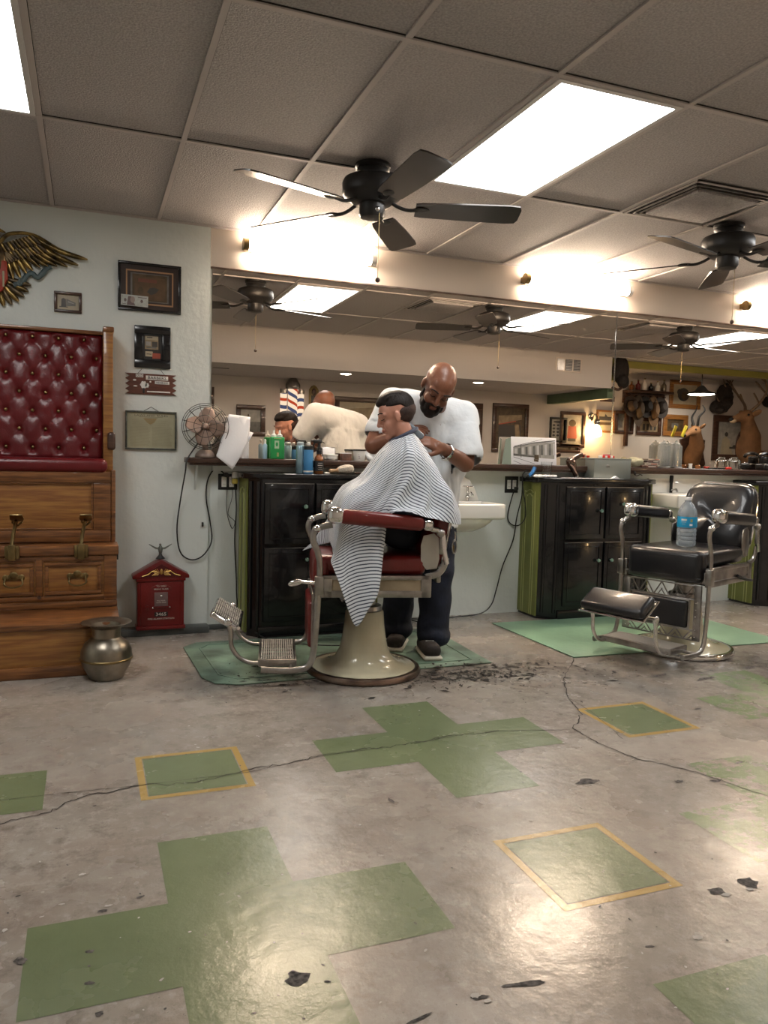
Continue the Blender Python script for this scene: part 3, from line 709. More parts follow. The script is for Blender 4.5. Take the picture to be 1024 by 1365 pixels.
# ---- boy (chair-local coordinates)
def lp(x, y, z): return M1@Vector((x, y, z))
boy = thing('person', 'boy with dark side-parted hair sitting under the striped cape, head bowed', 'person', lp(-.12, 0, .66), R(A1))
HB = basis(lp(-.147, 0, 1.392), *[ (M1.to_3x3()@Vector(v).normalized()) for v in ((math.cos(R(20)), .02, -math.sin(R(20))), (0, 1, 0), (math.sin(R(20)), 0, math.cos(R(20))))])
mb = MB(); head_blob(mb, HB, .98, True, M_skin2)
def L2(a, ra, b, rb): cap(mb, M1@Vector(a), ra, M1@Vector(b), rb, M_skin2)
L2((-.175, 0, 1.33), .052, (-.225, 0, 1.20), .056)
L2((-.225, 0, 1.13), .10, (-.22, 0, .90), .10); L2((-.22, 0, .82), .11, (-.19, 0, .79), .11)
for s in (1, -1):
    L2((-.22, s*.13, 1.155), .050, (-.14, s*.165, .98), .038); L2((-.14, s*.165, .98), .036, (.02, s*.09, .93), .027)
    L2((-.19, s*.08, .76), .075, (.10, s*.10, .85), .050); L2((.10, s*.10, .85), .046, (.11, s*.10, .72), .032)
    hand(mb, M1@Vector((.03, s*.09, .93)), M1.to_3x3()@Vector((1, -.4*s, -.1)), M1.to_3x3()@Vector((0, 0, 1)), .8, M_skin2, .5, s)
obj('body', remesh(mb, .005, 3), boy, True, angle=80)
# clothing under the cape
mb = MB(); M_bsh = mat('boy_shirt', (.10, .12, .2), .8)
def L3(a, ra, b, rb, m_): cap(mb, M1@Vector(a), ra, M1@Vector(b), rb, m_)
L3((-.225, 0, 1.13), .108, (-.22, 0, .86), .112, M_bsh)
for s in (1, -1): L3((-.22, s*.12, 1.15), .058, (-.16, s*.158, 1.03), .05, M_bsh)
obj('shirt', remesh(mb, .012, 4), boy, True, angle=80)
mb = MB(); M_bp = mat('boy_trousers', (.012, .014, .022), .85)
L3((-.22, 0, .82), .122, (-.19, 0, .79), .122, M_bp)
for s in (1, -1): L3((-.19, s*.08, .76), .084, (.10, s*.10, .85), .058, M_bp); L3((.10, s*.10, .85), .056, (.11, s*.10, .73), .045, M_bp)
obj('trousers', remesh(mb, .012, 4), boy, True, angle=80)
mb = MB()
for s in (1, -1):
    mb = MB(); mb.box((.10, s*.10, .69), (.17, .07, .055), M_blackm, .025, M1, 3); obj('shoe', mb, boy, True)
# hair: combed-over top with a part on the near side, faded short below
k = .98; mb = MB()
def HE(c, r, rot=None, m_=M_hair): mb.ell([v*k for v in c], [v*k for v in r], m_, HB, 24, 16, rot)
HE((-.021, 0, .046), (.098, .0805, .089)); HE((.042, -.012, .096), (.048, .056, .029), RY(R(10))); HE((.005, -.005, .105), (.070, .064, .034))
hm = remesh(mb, .0045, 4)
for v in list(hm.bm.verts):
    q = HB.inverted()@v.co/k
    zl = .052+.25*(q.x-.02) if q.x > .02 else (.052+.10*(q.x-.02) if q.x > -.03 else .047+1.15*(q.x+.03))
    f_ = max(0, min(1, (q.z-zl)/.012)); s_ = .88+.12*f_*f_*(3-2*f_)
    c_ = Vector((-.015, 0, .03)); q = c_+(q-c_)*s_
    g = math.exp(-((q.y-.050)/.0035)**2)*(1 if q.z > .07 and q.x > -.05 else 0)
    v.co = HB@(q*k)-(HB.to_3x3()@Vector((0, .4, 1)))*.006*g
obj('hair', hm, boy, True, angle=80)
M_fade = mat('hair_fade', (.085, .045, .035), .7, var=.6, scale=25, bump=.3, bscale=160)
mb = MB(); mb.ell((-.030*k, 0, .018*k), (.0895*k, .0775*k, .066*k), M_fade, HB, 32, 24); mb.ell((-.040*k, 0, -.012*k), (.058*k, .057*k, .046*k), M_fade, HB, 32, 24)
obj('hair_fade', remesh(mb, .005, 4), boy, True, angle=80)
mb = MB(); mb.tube([HB@Vector((x*k, y*k, z*k)) for x, y, z in ((.076, .054, .035), (.090, .038, .040), (.098, .018, .037))], .003, M_hair, smooth=3); obj('eyebrow', mb, boy, True)
mb = MB(); mb.tube([HB@Vector((x*k, y*k, z*k)) for x, y, z in ((.076, .048, .004), (.086, .036, .001), (.090, .022, .003))], .002, M_hair, smooth=3)
obj('eyelashes', mb, boy, True)
mb = MB(); mb.tube([HB@Vector((x*k, y*k, z*k)) for x, y, z in ((.086, .026, -.060), (.100, .012, -.0595), (.103, 0, -.0595), (.100, -.012, -.0595))], .0018, mat('lip_line', (.35, .10, .08), .5), smooth=3); obj('lips', mb, boy, True)
# ---- barber (world coordinates)
bar = thing('person', 'bald bearded barber in a white t-shirt leaning over the boy with clippers', 'person', (1.90, 4.20, 0), 0)
HF = Vector((-.30, -.70, -.64)).normalized(); HU = Vector((.16, -.62, .74)); HU = (HU-HF*HU.dot(HF)).normalized(); HL = HU.cross(HF)
HC = Vector((1.837, 3.99, 1.565)); HM = basis(HC, HF, HL, HU); hk = 1.13
mb = MB(); head_blob(mb, HM, hk, False, M_skin)
def B(a, ra, b, rb, m_=M_skin): cap(mb, a, ra, b, rb, m_)
B((1.86, 4.06, 1.52), .068, (1.90, 4.20, 1.44), .078)
SL, SR_ = (2.085, 4.17, 1.42), (1.69, 4.30, 1.49)           # shoulders (image right / left)
EL, ER = (2.045, 4.03, 1.145), (1.545, 4.22, 1.235)
WL, WR = (1.835, 3.90, 1.225), (1.655, 4.10, 1.30)
B((1.90, 4.22, 1.36), .13, (1.92, 4.28, 1.12), .14); B((1.80, 4.25, 1.37), .09, (2.0, 4.20, 1.36), .09); B((1.92, 4.28, 1.05), .15, (1.93, 4.29, .95), .145)
B(SL, .075, EL, .053); B(EL, .052, WL, .033); B(SR_, .075, ER, .053); B(ER, .050, WR, .034)
for hx, kn, an in (((1.99, 4.27, .92), (1.95, 4.18, .50), (1.935, 4.19, .09)), ((1.83, 4.34, .92), (1.80, 4.36, .50), (1.80, 4.40, .09))):
    B(hx, .10, kn, .07); B(kn, .066, an, .045)
hand(mb, WL, (-.95, .05, .38), (.3, -.75, .62), 1.1, M_skin, .42, 1)
hand(mb, WR, (.80, -.45, .35), (-.2, -.4, .9), 1.1, M_skin, .45, -1)
obj('body', remesh(mb, .0056, 5), bar, True, angle=80)
# beard
mb = MB()
def BE(c, r): mb.ell([v*hk for v in c], [v*hk for v in r], M_hair, HM, 24, 16)
BE((.062, 0, -.092), (.046, .052, .034)); BE((.088, 0, -.098), (.026, .032, .026)); BE((.094, .0, -.043), (.011, .030, .006))
for s in (1, -1): BE((.083, s*.030, -.062), (.020, .012, .026)); BE((.045, s*.050, -.070), (.036, .013, .026)); BE((.018, s*.064, -.045), (.013, .008, .03))
bd = remesh(mb, .004, 3); obj('beard', bd, bar, True, angle=80)
mb = MB(); mb.ell((.103*hk, 0, -.056*hk), (.006, .020, .005), mat('lip_brown', (.20, .07, .05), .4), HM, 12, 8)
obj('lips', mb, bar, True)
for s in (1, -1):
    mb = MB(); mb.tube([HM@(Vector(p)*hk) for p in ((.084, s*.052, .034), (.099, s*.034, .040), (.103, s*.014, .034))], .0038, M_hair, smooth=3); obj('eyebrow', mb, bar, True)
    mb = MB(); mb.tube([HM@(Vector(p)*hk) for p in ((.079, s*.046, .003), (.0905, s*.032, -.001), (.089, s*.018, .003))], .0022, M_hair, smooth=3); obj('eyelashes', mb, bar, True)
# t-shirt with wide sleeves
mb = MB()
def TS_(a, ra, b, rb): cap(mb, a, ra, b, rb, M_tee, None, 24)
TS_((1.895, 4.235, 1.36), .150, (1.925, 4.285, 1.12), .180); TS_((1.76, 4.27, 1.45), .125, (2.02, 4.205, 1.40), .130); TS_((1.925, 4.285, 1.10), .185, (1.935, 4.295, .90), .178)
TS_((1.88, 4.17, 1.435), .092, (1.90, 4.22, 1.38), .13); TS_((2.05, 4.20, 1.30), .10, (2.04, 4.25, 1.10), .10)
TS_(SL, .098, (2.066, 4.07, 1.20), .098); TS_(SR_, .090, (1.60, 4.25, 1.32), .088); TS_((2.06, 4.18, 1.38), .11, (2.05, 4.13, 1.27), .10)
mb.cyl((1.927, 4.286, .93), (1.935, 4.295, .735), .182, M_tee, .180)
sm = remesh(mb, .011, 16)
for v in list(sm.bm.verts):                     # hollow the neckline and cuffs, hang a few folds
    p = v.co; n_ = noise.noise(Vector((p.x*7, p.y*7, p.z*3.2))); n2 = noise.noise(Vector((p.x*16+p.z*9, p.y*16, p.z*6)))
    d = (p-Vector((1.92, 4.26, p.z))); d.z = 0
    fz = noise.noise(Vector((math.atan2(d.y, d.x)*3.2+p.z*2.2, p.z*2.0, 3.3)))
    fz = (1-abs(fz)*4) if abs(fz) < .25 else 0
    if d.length > 1e-4: v.co += d.normalized()*(n_*.018+n2*.009+fz*.010)*(1 if p.z < 1.38 else .4)
bmesh.ops.delete(sm.bm, geom=[f for f in sm.bm.faces if f.calc_center_median().z < .755], context='FACES')
for ax0, ax1, ra, cut, ok_ in ((Vector(SL), Vector((2.066, 4.07, 1.20)), .105, 1.20, lambda c: c.y < 4.11 and c.x > 1.99), (Vector(SR_), Vector((1.60, 4.25, 1.32)), .13, 1.22, lambda c: c.x < 1.66)):
    d = ax1-ax0; L_ = d.length; d.normalize()
    dl = [f for f in sm.bm.faces if ok_(f.calc_center_median()) and (f.calc_center_median()-ax0).dot(d) > L_*cut and ((f.calc_center_median()-ax0)-d*(f.calc_center_median()-ax0).dot(d)).length < ra]
    bmesh.ops.delete(sm.bm, geom=dl, context='FACES')
tee = obj('t_shirt', sm, bar, True, angle=80); so = tee.modifiers.new('t', 'SOLIDIFY'); so.thickness = .004; so.offset = 1
mb = MB()
for hx, kn, an in (((1.99, 4.27, .90), (1.955, 4.175, .50), (1.94, 4.18, .12)), ((1.83, 4.34, .90), (1.80, 4.36, .50), (1.79, 4.40, .12))):
    cap(mb, hx, .125, kn, .102, M_jean); cap(mb, kn, .102, an, .092, M_jean); mb.ell((an[0], an[1]-.01, .11), (.10, .11, .07), M_jean)
mb.ell((1.91, 4.30, .90), (.19, .14, .12), M_jean)
jm = remesh(mb, .010, 4)
for v in list(jm.bm.verts):
    p = v.co; v.co += Vector((noise.noise(p*9), noise.noise(p*9+Vector((5, 5, 5))), 0))*.014
obj('jeans', jm, bar, True, angle=80)
M_sole = mat('shoe_sole', (.62, .58, .50), .6); M_shoe = mat('shoe_suede', (.03, .024, .022), .8, bump=.3)
for (x, y, a) in ((1.885, 4.125, R(-102)), (1.785, 4.36, R(-120))):
    X = T(x, y, .008)@RZ(a); m = MB(); m.box((.02, 0, .05), (.27, .105, .085), M_shoe, .04, X, 4); m.ell((-.06, 0, .09), (.075, .052, .05), M_shoe, X); sh = obj('shoe', m, bar, True, angle=60)
    m = MB(); m.box((.02, 0, .012), (.285, .112, .026), M_sole, .012, X, 3); obj('sole', m, sh, True)
    m = MB(); 
    for q in range(4): m.box((.05+q*.022, 0, .088-q*.004), (.006, .05, .01), M_white if q == 0 else M_blackm, .002, X)
    obj('laces', m, sh, True)
# watch, keys on the belt
wv = (Vector(WL)-Vector(EL)).normalized(); X, _ = align(Vector(WL)-wv*.045, Vector(WL))
m = MB(); m.lathe([(.041, -.010), (.044, -.008), (.044, .008), (.041, .010)], M_chrome, X, cap=False); m.cyl((-.0, -.046, 0), (0, -.054, 0), .019, M_white, M=X); m.cyl((0, -.045, 0), (0, -.0525, 0), .022, M_chrome, M=X)
wt = obj('wrist_watch', m, None); tag(wt, 'silver wrist watch on the wrist of the barber near the clippers', 'watch')
kc = at(606, 722, 4.08); m = MB(); m.tube([kc+Vector((0, 0, .06)), kc+Vector((.005, 0, .03)), kc], .004, M_chrome)
m.tube([kc+Vector((.014*math.cos(a), 0, -.03+.04*math.sin(a))) for a in [k_*math.pi/4 for k_ in range(8)]], .004, M_nickel, closed=True); m.box(kc+Vector((-.006, 0, -.045)), (.012, .003, .05), M_brass, .001); tag(obj('key_ring', m), 'metal clip with keys hanging at the hip of the barber', 'keys')
# clippers in the hand at the nape
cp = at(553, 574, 3.90); t = thing('hair_clippers', 'grey hair clippers held by the barber at the nape of the boy', 'hair clippers', cp)
dv = Vector((-.62, .12, .5)).normalized(); X, _ = align(cp-dv*.07, cp+dv*.07)
m = MB(); m.box((0, 0, .075), (.042, .034, .13), mat('clipper_grey', (.22, .26, .30), .3, .4), .014, X, 3); obj('clipper_body', m, t, True)
m = MB(); m.box((0, 0, .148), (.044, .022, .022), M_chrome, .003, X); obj('blade_head', m, t, True)
# ================================================================== LEDGE, CABINETS, SINKS
LT = 1.135
m = MB(); m.prism([(.578, 4.985), (10.0, 4.985), (10.0, MY+.0), (.738, MY+.0), (.738, PY-.001), (.578, PY-.001)], .034, M_dwood, T(0, 0, LT-.034), .005); m.bb((.60, 5.0, LT-.05), (10.0, 5.06, LT-.034), M_dwood, .003)
led = obj('counter_ledge', m); tag(led, 'long dark wood ledge running under the wall mirrors', 'ledge')
m = MB(); m.prism([(0, 0), (.10, 0), (0, -.16)], .012, M_wall, basis((.655, 5.118, LT-.05), (0, -1, 0), (0, 0, 1), (-1, 0, 0)))
obj('ledge_bracket', m, led, True)
m = MB(); m.bb((.755, WY-.06, LT-.085), (10.0, WY-.002, LT-.035), M_wall); obj('apron_board', m, led, True)
M_knob = mat('green_glass_knob', (.30, .50, .40), .06, coat=1, spec=1, trans=.5)
def cabinet(x0, fx0, fx1, x1, label, knobs):
    yb, ys, yf, zt = WY, 4.89, 4.80, 1.045
    t = thing('back_bar_cabinet', label, 'cabinet', ((fx0+fx1)/2, 4.95, 0))
    m = MB(); P = [(x0+.006, yb-.001), (x0+.006, ys), (fx0, yf), (fx1, yf), (x1-.006, ys), (x1-.006, yb-.001)]
    m.prism(P, zt-.035-.0, M_black, T(0, 0, 0)); m.bb((fx0-.02, yf-.012, 0), (fx1+.02, yf+.02, .07), M_black, .004); obj('carcass', m, t, True)
    m = MB(); P = [(x0-.03, yb-.002), (x0-.03, ys-.01), (fx0-.02, yf-.03), (fx1+.02, yf-.03), (x1+.03, ys-.01), (x1+.03, yb-.002)]
    m.prism(P, .035, M_black, T(0, 0, zt-.035), .005); obj('cabinet_top', m, t, True)
    for s, x in ((-1, x0), (1, x1)):
        m = MB(); m.bb((x-.007, ys, .02), (x+.007, yb-.002, zt-.035), M_olive)
        X = basis((x+s*.007, (ys+yb)/2, .5), (0, 1, 0), (0, 0, 1), (1, 0, 0))
        for o in (0, .028):
            m.tube([(-.075+o, -.48, 0), (-.075+o, .36-o, 0), (-.045+o*.6, .43-o, 0), (0, .45-o, 0), (.045-o*.6, .43-o, 0), (.075-o, .36-o, 0), (.075-o, -.48, 0)], .0035, M_olive2, smooth=3, seg=6, M=X)
        obj('side_panel', m, t, True)
    for s in (0, 1):
        m = MB(); a, b = ((x0, ys), (fx0, yf)) if s == 0 else ((fx1, yf), (x1, ys))
        for f in (.25, .75):
            x, y = a[0]+(b[0]-a[0])*f, a[1]+(b[1]-a[1])*f; m.cyl((x, y, .05), (x, y, zt-.05), .012, M_black, seg=10)
        obj('corner_column', m, t, True)
    mid = (fx0+fx1)/2
    for i, (xa, xb) in enumerate(((fx0+.012, mid-.008), (mid+.008, fx1-.012))):
        for n, za, zb in (('drawer', .60, .985), ('door', .10, .575)):
            m = MB(); m.bb((xa, yf-.018, za), (xb, yf, zb), M_black, .005)
            m.bb((xa, yf-.0185, zb-.003), (xb, yf-.012, zb+.001), M_nickel)
            for a_ in ((xa+.03, za+.03, xb-.03, za+.036), (xa+.03, zb-.036, xb-.03, zb-.03), (xa+.03, za+.03, xa+.036, zb-.03), (xb-.036, za+.03, xb-.03, zb-.03)): m.bb((a_[0], yf-.023, a_[1]), (a_[2], yf-.017, a_[3]), M_black, .002)
            d = obj(n, m, t, True)
            kx, kz = knobs[(n, i)]; kx = xa+(xb-xa)*kx
            m = MB(); m.lathe([(.005, 0), (.005, .012), (.012, .016), (.0145, .022), (.011, .029), (.003, .031)], M_knob, basis((kx, yf-.018, kz), (1, 0, 0), (0, 0, 1), (0, -1, 0)), seg=14); obj('knob', m, d, True)
    return t
KN = {('drawer', 0): (.88, .81), ('drawer', 1): (.42, .86), ('door', 0): (.86, .44), ('door', 1): (.16, .44)}
KN1 = {('drawer', 0): (.82, .84), ('drawer', 1): (.2, .84), ('door', 0): (.86, .50), ('door', 1): (.14, .50)}
cabinet(.945, 1.025, 1.70, 1.84, 'glossy black back bar cabinet with olive sides behind the red barber chair', KN1)
cabinet(3.10, 3.25, 3.96, 4.11, 'glossy black back bar cabinet with glass knobs left of the black barber chair', KN)
cabinet(5.20, 5.36, 6.05, 6.20, 'olive sided back bar cabinet at the right edge behind the black chair', KN)
def sink(x0, x1, label, fau, zt=.862):
    xc = (x0+x1)/2; w = (x1-x0)/2
    t = thing('wash_basin', label, 'sink', (xc, WY, .80))
    m = MB()
    X = T(xc, 0, 0)
    # rolled rim and apron with the bowl sunk into it
    yf, yb = 4.70, WY-.01
    m.bb((-w, yf, zt-.105), (w, yf+.03, zt), M_porc, .014, X, 3); m.bb((-w, yf, zt-.105), (-w+.03, yb, zt), M_porc, .014, X, 3); m.bb((w-.03, yf, zt-.105), (w, yb, zt), M_porc, .014, X, 3)
    m.bb((-w, yb-.11, zt-.105), (w, yb, zt), M_porc, .012, X, 3); m.bb((-w+.015, yf+.015, zt-.11), (w-.015, yb, zt-.09), M_porc, .006, X)
    obj('basin', m, t, True)
    m = MB(); tb_rows = []
    for s_, z in ((1, zt-.095), (.93, zt-.13), (.80, zt-.165), (.55, zt-.20), (.22, zt-.215)):
        tb_rows.append([(xc+math.copysign(abs(math.cos(a))**.6, math.cos(a))*w*.93*s_, (yf+yb)/2+math.copysign(abs(math.sin(a))**.6, math.sin(a))*.21*s_, z) for a in [2*math.pi*k/28 for k in range(28)]])
    m.grid(tb_rows, M_porc, wrap=True); m.quad(tb_rows[-1], M_porc); m.cyl((xc, 4.93, .66), (xc, 4.93, .52), .018, M_chrome); m.cyl((xc, 4.93, .53), (xc, WY, .50), .018, M_chrome); obj('bowl_underside', m, t, True)
    m = MB(); P = [(-w*.96, 0), (w*.96, 0), (w*.96, .06), (w*.90, .10), (w*.70, .15), (w*.55, .158), (-w*.55, .158), (-w*.70, .15), (-w*.90, .10), (-w*.96, .06)] if not fau else \
        [(-w, 0), (w, 0), (w*.96, .04), (w*.88, .10), (w*.74, .165), (w*.50, .205), (0, .215), (-w*.50, .205), (-w*.74, .165), (-w*.88, .10), (-w*.96, .04)]
    m.prism(P, .035, M_porc, basis((xc, WY-.004, zt-.01), (1, 0, 0), (0, 0, 1), (0, -1, 0)), .010); obj('backsplash', m, t, True)
    m = MB()
    if fau:
        for fx in (.21,):
            fy = WY-.07; x = xc+fx
            m.cyl((x, fy, zt-.01), (x, fy, zt+.10), .009, M_chrome); m.cyl((x-.04, fy, zt+.105), (x+.045, fy, zt+.105), .006, M_chrome); m.ell((x, fy, zt+.03), (.02, .02, .014), M_chrome)
            m.tube([(x, fy, zt+.05), (x, fy-.05, zt+.065), (x, fy-.08, zt+.04)], .008, M_chrome); m.ell((x+.035, fy-.01, zt+.045), .012, M_chrome)
    else:
        x = xc-.06; m.cyl((x, WY-.065, zt), (x, WY-.065, zt+.13), .012, M_blackm); m.lathe([(.014, 0), (.016, .05), (.013, .06)], M_blackm, T(x, WY-.065, zt+.08)); m.tube([(x, WY-.065, zt+.02), (x, WY-.12, zt+.03), (x, WY-.14, zt+.01)], .008, M_chrome)
    obj('faucet', m, t, True)
    return t
sink(2.06, 2.715, 'white wall sink with chrome tap beside the barber, between the cabinets', True)
sink(4.20, 4.84, 'white wall sink with black tap behind the empty black chair', False, .935)
# wall outlets and cords
def outlet(x0, x1, z0, z1, Y, label):
    t = thing('electrical_outlet', label, 'outlet', ((x0+x1)/2, Y, (z0+z1)/2)); w = x1-x0
    m = MB(); m.bb((x0, Y-.006, z0), (x1, Y, z1), M_blackm, .003); obj('cover_plate', m, t, True)
    for f in (.30, .70):
        m = MB(); xc = x0+w*f; m.bb((xc-.016, Y-.009, (z0+z1)/2-.034), (xc+.016, Y-.005, (z0+z1)/2+.034), M_white, .002)
        for dz in (-.017, .017):
            for dx in (-.006, .006): m.bb((xc+dx-.001, Y-.0097, (z0+z1)/2+dz-.004), (xc+dx+.001, Y-.008, (z0+z1)/2+dz+.004), M_blackm)
        obj('receptacle', m, t, True)
    return t
outlet(.80, .925, .925, 1.03, WY, 'black double wall outlet left of the first cabinet, with cords plugged in')
outlet(2.945, 3.06, .92, 1.045, WY, 'black double wall outlet with white sockets right of the sink')
def cord(pts, label, r=.0045, name='power_cord', cat='cord', m_=M_rub, smooth=6):
    m = MB(); m.tube(pts, r, m_, seg=8, smooth=smooth); o = obj(name, m); tag(o, label, cat); return o
Q = lambda x, y, Y: at(x, y, Y)
cord([Q(266, 588, 5.03), Q(250, 612, 4.965), Q(247, 630, 4.97), Q(240, 670, 5.08), Q(236, 705, 5.09), Q(240, 735, 5.10), Q(254, 746, 5.10), Q(270, 741, 5.10), Q(282, 722, 5.11), Q(280, 695, 5.11), Q(275, 665, 5.11), Q(277, 640, 5.11), Q(288, 624, 5.11), Q(301, 633, 5.11)], 'black cord of the desk fan looping down the wall to the outlet')
cord([Q(314, 648, 5.11), Q(315, 680, 5.12), Q(313, 720, 5.12), Q(315, 770, 5.12), Q(316, 800, 5.10), Q(320, 826, 5.05), Vector((1.05, 4.70, .012)), Vector((1.2, 4.62, .012))], 'black cord dropping straight down from the outlet beside the first cabinet')
cord([Q(303, 650, 5.125), Q(302, 680, 5.125), Q(309, 704, 5.125), Q(313, 695, 5.125), Q(304, 685, 5.125), Q(309, 665, 5.125), Q(310, 650, 5.125)], 'thin black wire tangled below the first outlet', .002)
cord([Q(686, 652, 5.12), Q(680, 672, 5.12), Q(677, 690, 5.12), Q(682, 699, 5.12), Q(692, 700, 5.12), Q(700, 690, 5.0), Q(700, 670, 4.98), Q(697, 650, 4.98), Q(697, 633, 4.95), Q(703, 626, 4.93)], 'black cord looping from the second outlet up to the top of the cabinet')
cord([Q(697, 632, 4.97), Q(696, 660, 5.0), Q(689, 690, 5.10), Q(684, 720, 5.12), Q(670, 755, 5.12), Q(662, 785, 5.12), Q(655, 806, 5.11), Q(640, 818, 5.08), Vector((2.5, 5.03, .012)), Vector((2.3, 5.0, .012)), Vector((2.15, 5.05, .012)), Vector((2.2, 4.9, .012))], 'black cord falling along the white wall to the floor left of the second cabinet')
cord([Vector((1.1, 4.66, .014)), Vector((1.25, 4.5, .016)), Vector((1.5, 4.42, .016)), Vector((1.62, 4.55, .016)), Vector((1.75, 4.62, .016))], 'black cord lying on the green mat behind the red chair', .004)
# plug-in air freshener
p = at(313, 637, 5.10); t = thing('plug_adapter', 'white and yellow plug-in adapter in the first outlet', 'plug', p)
m = MB(); m.box((0, 0, .02), (.036, .035, .045), M_white, .008); m.cyl((0, 0, .045), (0, 0, .06), .014, M_white); obj('plug_body', m, t)
m = MB(); m.box((0, 0, -.022), (.038, .034, .035), mat('amber_yellow', (.55, .42, .08), .3), .008); obj('yellow_refill', m, t)
m = MB(); m.cyl((0, 0, 0), (0, -.03, 0), .016, M_blackm); o = obj('plug', m); o.location = at(301, 633, 5.118); tag(o, 'round black plug in the left socket of the first outlet', 'plug')
p = at(687, 651, 5.118); m = MB(); m.box((0, -.014, 0), (.026, .03, .024), M_blackm, .006); o = obj('plug', m); o.location = p; tag(o, 'small black plug in the outlet right of the sink', 'plug')
m = MB(); m.box((0, -.006, 0), (.012, .014, .03), M_blackm, .003); o = obj('cable_clip', m); o.location = at(270, 699, 5.118); tag(o, 'small black latch on the wall beside the fan cord loop', 'latch')
# ================================================================== SHOESHINE STAND
t = thing('shoeshine_stand', 'oak shoeshine stand with tufted burgundy leather back and brass foot rests', 'shoeshine stand', (-.45, 4.7, 0))
XA, XB = -1.15, .15
def part(n, fn, par=None, **k):
    m = MB(); fn(m); return obj(n, m, par or t, True, **k)
def f_(m):
    m.bb((XA, 4.235, .0), (XB, 5.09, .245), M_wood, .004); m.bb((XA-.01, 4.222, .245), (XB+.008, 4.66, .277), M_wood2, .008); m.bb((XA-.01, 4.218, 0), (XB+.008, 4.24, .06), M_wood2, .006)
part('base_step', f_)
def f_(m):
    m.bb((XA, 4.645, .277), (XB+.004, 5.09, .60), M_wood, .004)
    m.bb((XA-.01, 4.622, .575), (XB+.014, 4.83, .628), M_wood2, .008); m.bb((XA, 4.635, .277), (XB+.006, 4.65, .315), M_wood2, .005)
    m.bb((.085, 4.633, .315), (XB+.004, 4.65, .575), M_wood2, .004); m.bb((-.27, 4.633, .345), (-.235, 4.65, .56), M_wood2, .004)
    for z in (.325, .545): m.bb((XA, 4.634, z), (.085, 4.65, z+.025), M_wood2, .004)
    m.cyl((-.252, 4.62, .345), (-.252, 4.64, .345), .010, M_dchrome, seg=14)
    m.bb((XB+.003, 4.64, .545), (XB+.012, 4.68, .61), M_blackm)
part('drawer_chest', f_)
for xa, xb, hx in ((-.225, .07, -.055), (-.60, -.28, -.38), (-.98, -.66, -.82)):
    def f_(m):
        m.bb((xa, 4.637, .355), (xb, 4.648, .535), M_wood, .003)
        for a in ((xa, .355, xb, .375), (xa, .515, xb, .535), (xa, .375, xa+.02, .515), (xb-.02, .375, xb, .515)): m.bb((a[0], 4.628, a[1]), (a[2], 4.642, a[3]), M_wood2, .004)
    d = part('drawer', f_)
    def f_(m):
        m.box((hx, 4.633, .458), (.075, .006, .030), M_brass, .003); m.ell((hx, 4.632, .470), (.022, .006, .020), M_brass)
        for s in (-1, 1): m.ell((hx+s*.040, 4.632, .458), (.016, .005, .018), M_brass)
        m.tube([(hx-.042, 4.625, .455), (hx-.045, 4.612, .425), (hx-.02, 4.605, .410), (hx+.02, 4.605, .410), (hx+.045, 4.612, .425), (hx+.042, 4.625, .455)], .0045, M_brass)
    part('drawer_pull', f_, d)
def f_(m):
    m.bb((XA, 4.82, .628), (XB-.002, 5.09, 1.04), M_wood, .004)
    for a in ((XA, .63, .127, .70), (XA, .975, .127, 1.04), (.03, .70, .127, .975), (-.75, .70, -.66, .975)): m.bb((a[0], 4.800, a[1]), (a[2], 4.825, a[3]), M_wood2, .005)
    for z in (.703, .966): m.bb((XA, 4.806, z), (.03, 4.822, z+.008), M_brass if 0 else M_wood2, .003)
    m.bb((.018, 4.806, .70), (.03, 4.822, .975), M_wood2, .003)
part('seat_panel', f_)
part('seat_cushion', lambda m: m.box(((XA+.115)/2, 4.93, 1.075), (1.25, .30, .085), M_burg, .034, seg=4), angle=60)
def f_(m):
    m.bb((.085, 4.86, 1.03), (.14, 5.09, 1.875), M_wood, .006); m.bb((.128, 4.794, .629), (.152, 4.87, 1.05), M_wood2, .005)
    m.bb((.083, 4.85, 1.855), (.145, 5.09, 1.885), M_wood2, .006); m.cyl((.142, 4.80, .80), (.150, 4.80, .80), .01, M_wood2)
part('side_post', f_)
part('side_post', lambda m: m.bb((XA-.05, 4.86, .63), (XA, 5.09, 1.875), M_wood, .006))
part('arm_end', lambda m: (m.box((.13, 4.86, 1.22), (.045, .09, .105), M_dwood, .016, seg=3)))
part('top_rail', lambda m: m.bb((XA, 4.98, 1.85), (.09, 5.06, 1.872), M_wood2, .005))
def f_(m):
    rows = []
    x0, x1, z0, z1 = XA+.01, .084, 1.105, 1.85; nx, nz = 150, 96
    bxs, bzs = -.02, 1.815
    for j in range(nz+1):
        z = z0+(z1-z0)*j/nz; row = []
        for i in range(nx+1):
            x = x0+(x1-x0)*i/nx; a = (x-bxs)/.140; b = (z-bzs)/.214
            s1, s2 = abs(math.sin(math.pi*(a+b))), abs(math.sin(math.pi*(a-b)))
            h = .010*(s1*s2)**.5+.020
            for jj in (math.floor((z-bzs)/.107), math.floor((z-bzs)/.107)+1):
                xo = bxs+(.07 if jj % 2 else 0); ii = round((x-xo)/.14); dx_, dz_ = (x-xo-ii*.14), (z-bzs-jj*.107); h -= .024*math.exp(-(dx_*dx_+dz_*dz_*(.5 if dz_ < 0 else 1.4))/.00050)
            e = min(1, (x-x0)/.03, (x1-x)/.02, (z-z0)/.02, (z1-z)/.02); h = h*max(0, e)**.5+.004
            h += .003*noise.noise(Vector((x*20, z*20, 0)))
            row.append((x, 5.03-h-.06*(1-(z-z0)/(z1-z0))-.015, z))
        rows.append(row)
    m.grid(rows, M_burg)
tuft = part('tufted_back', f_, angle=75)
bp_ = []
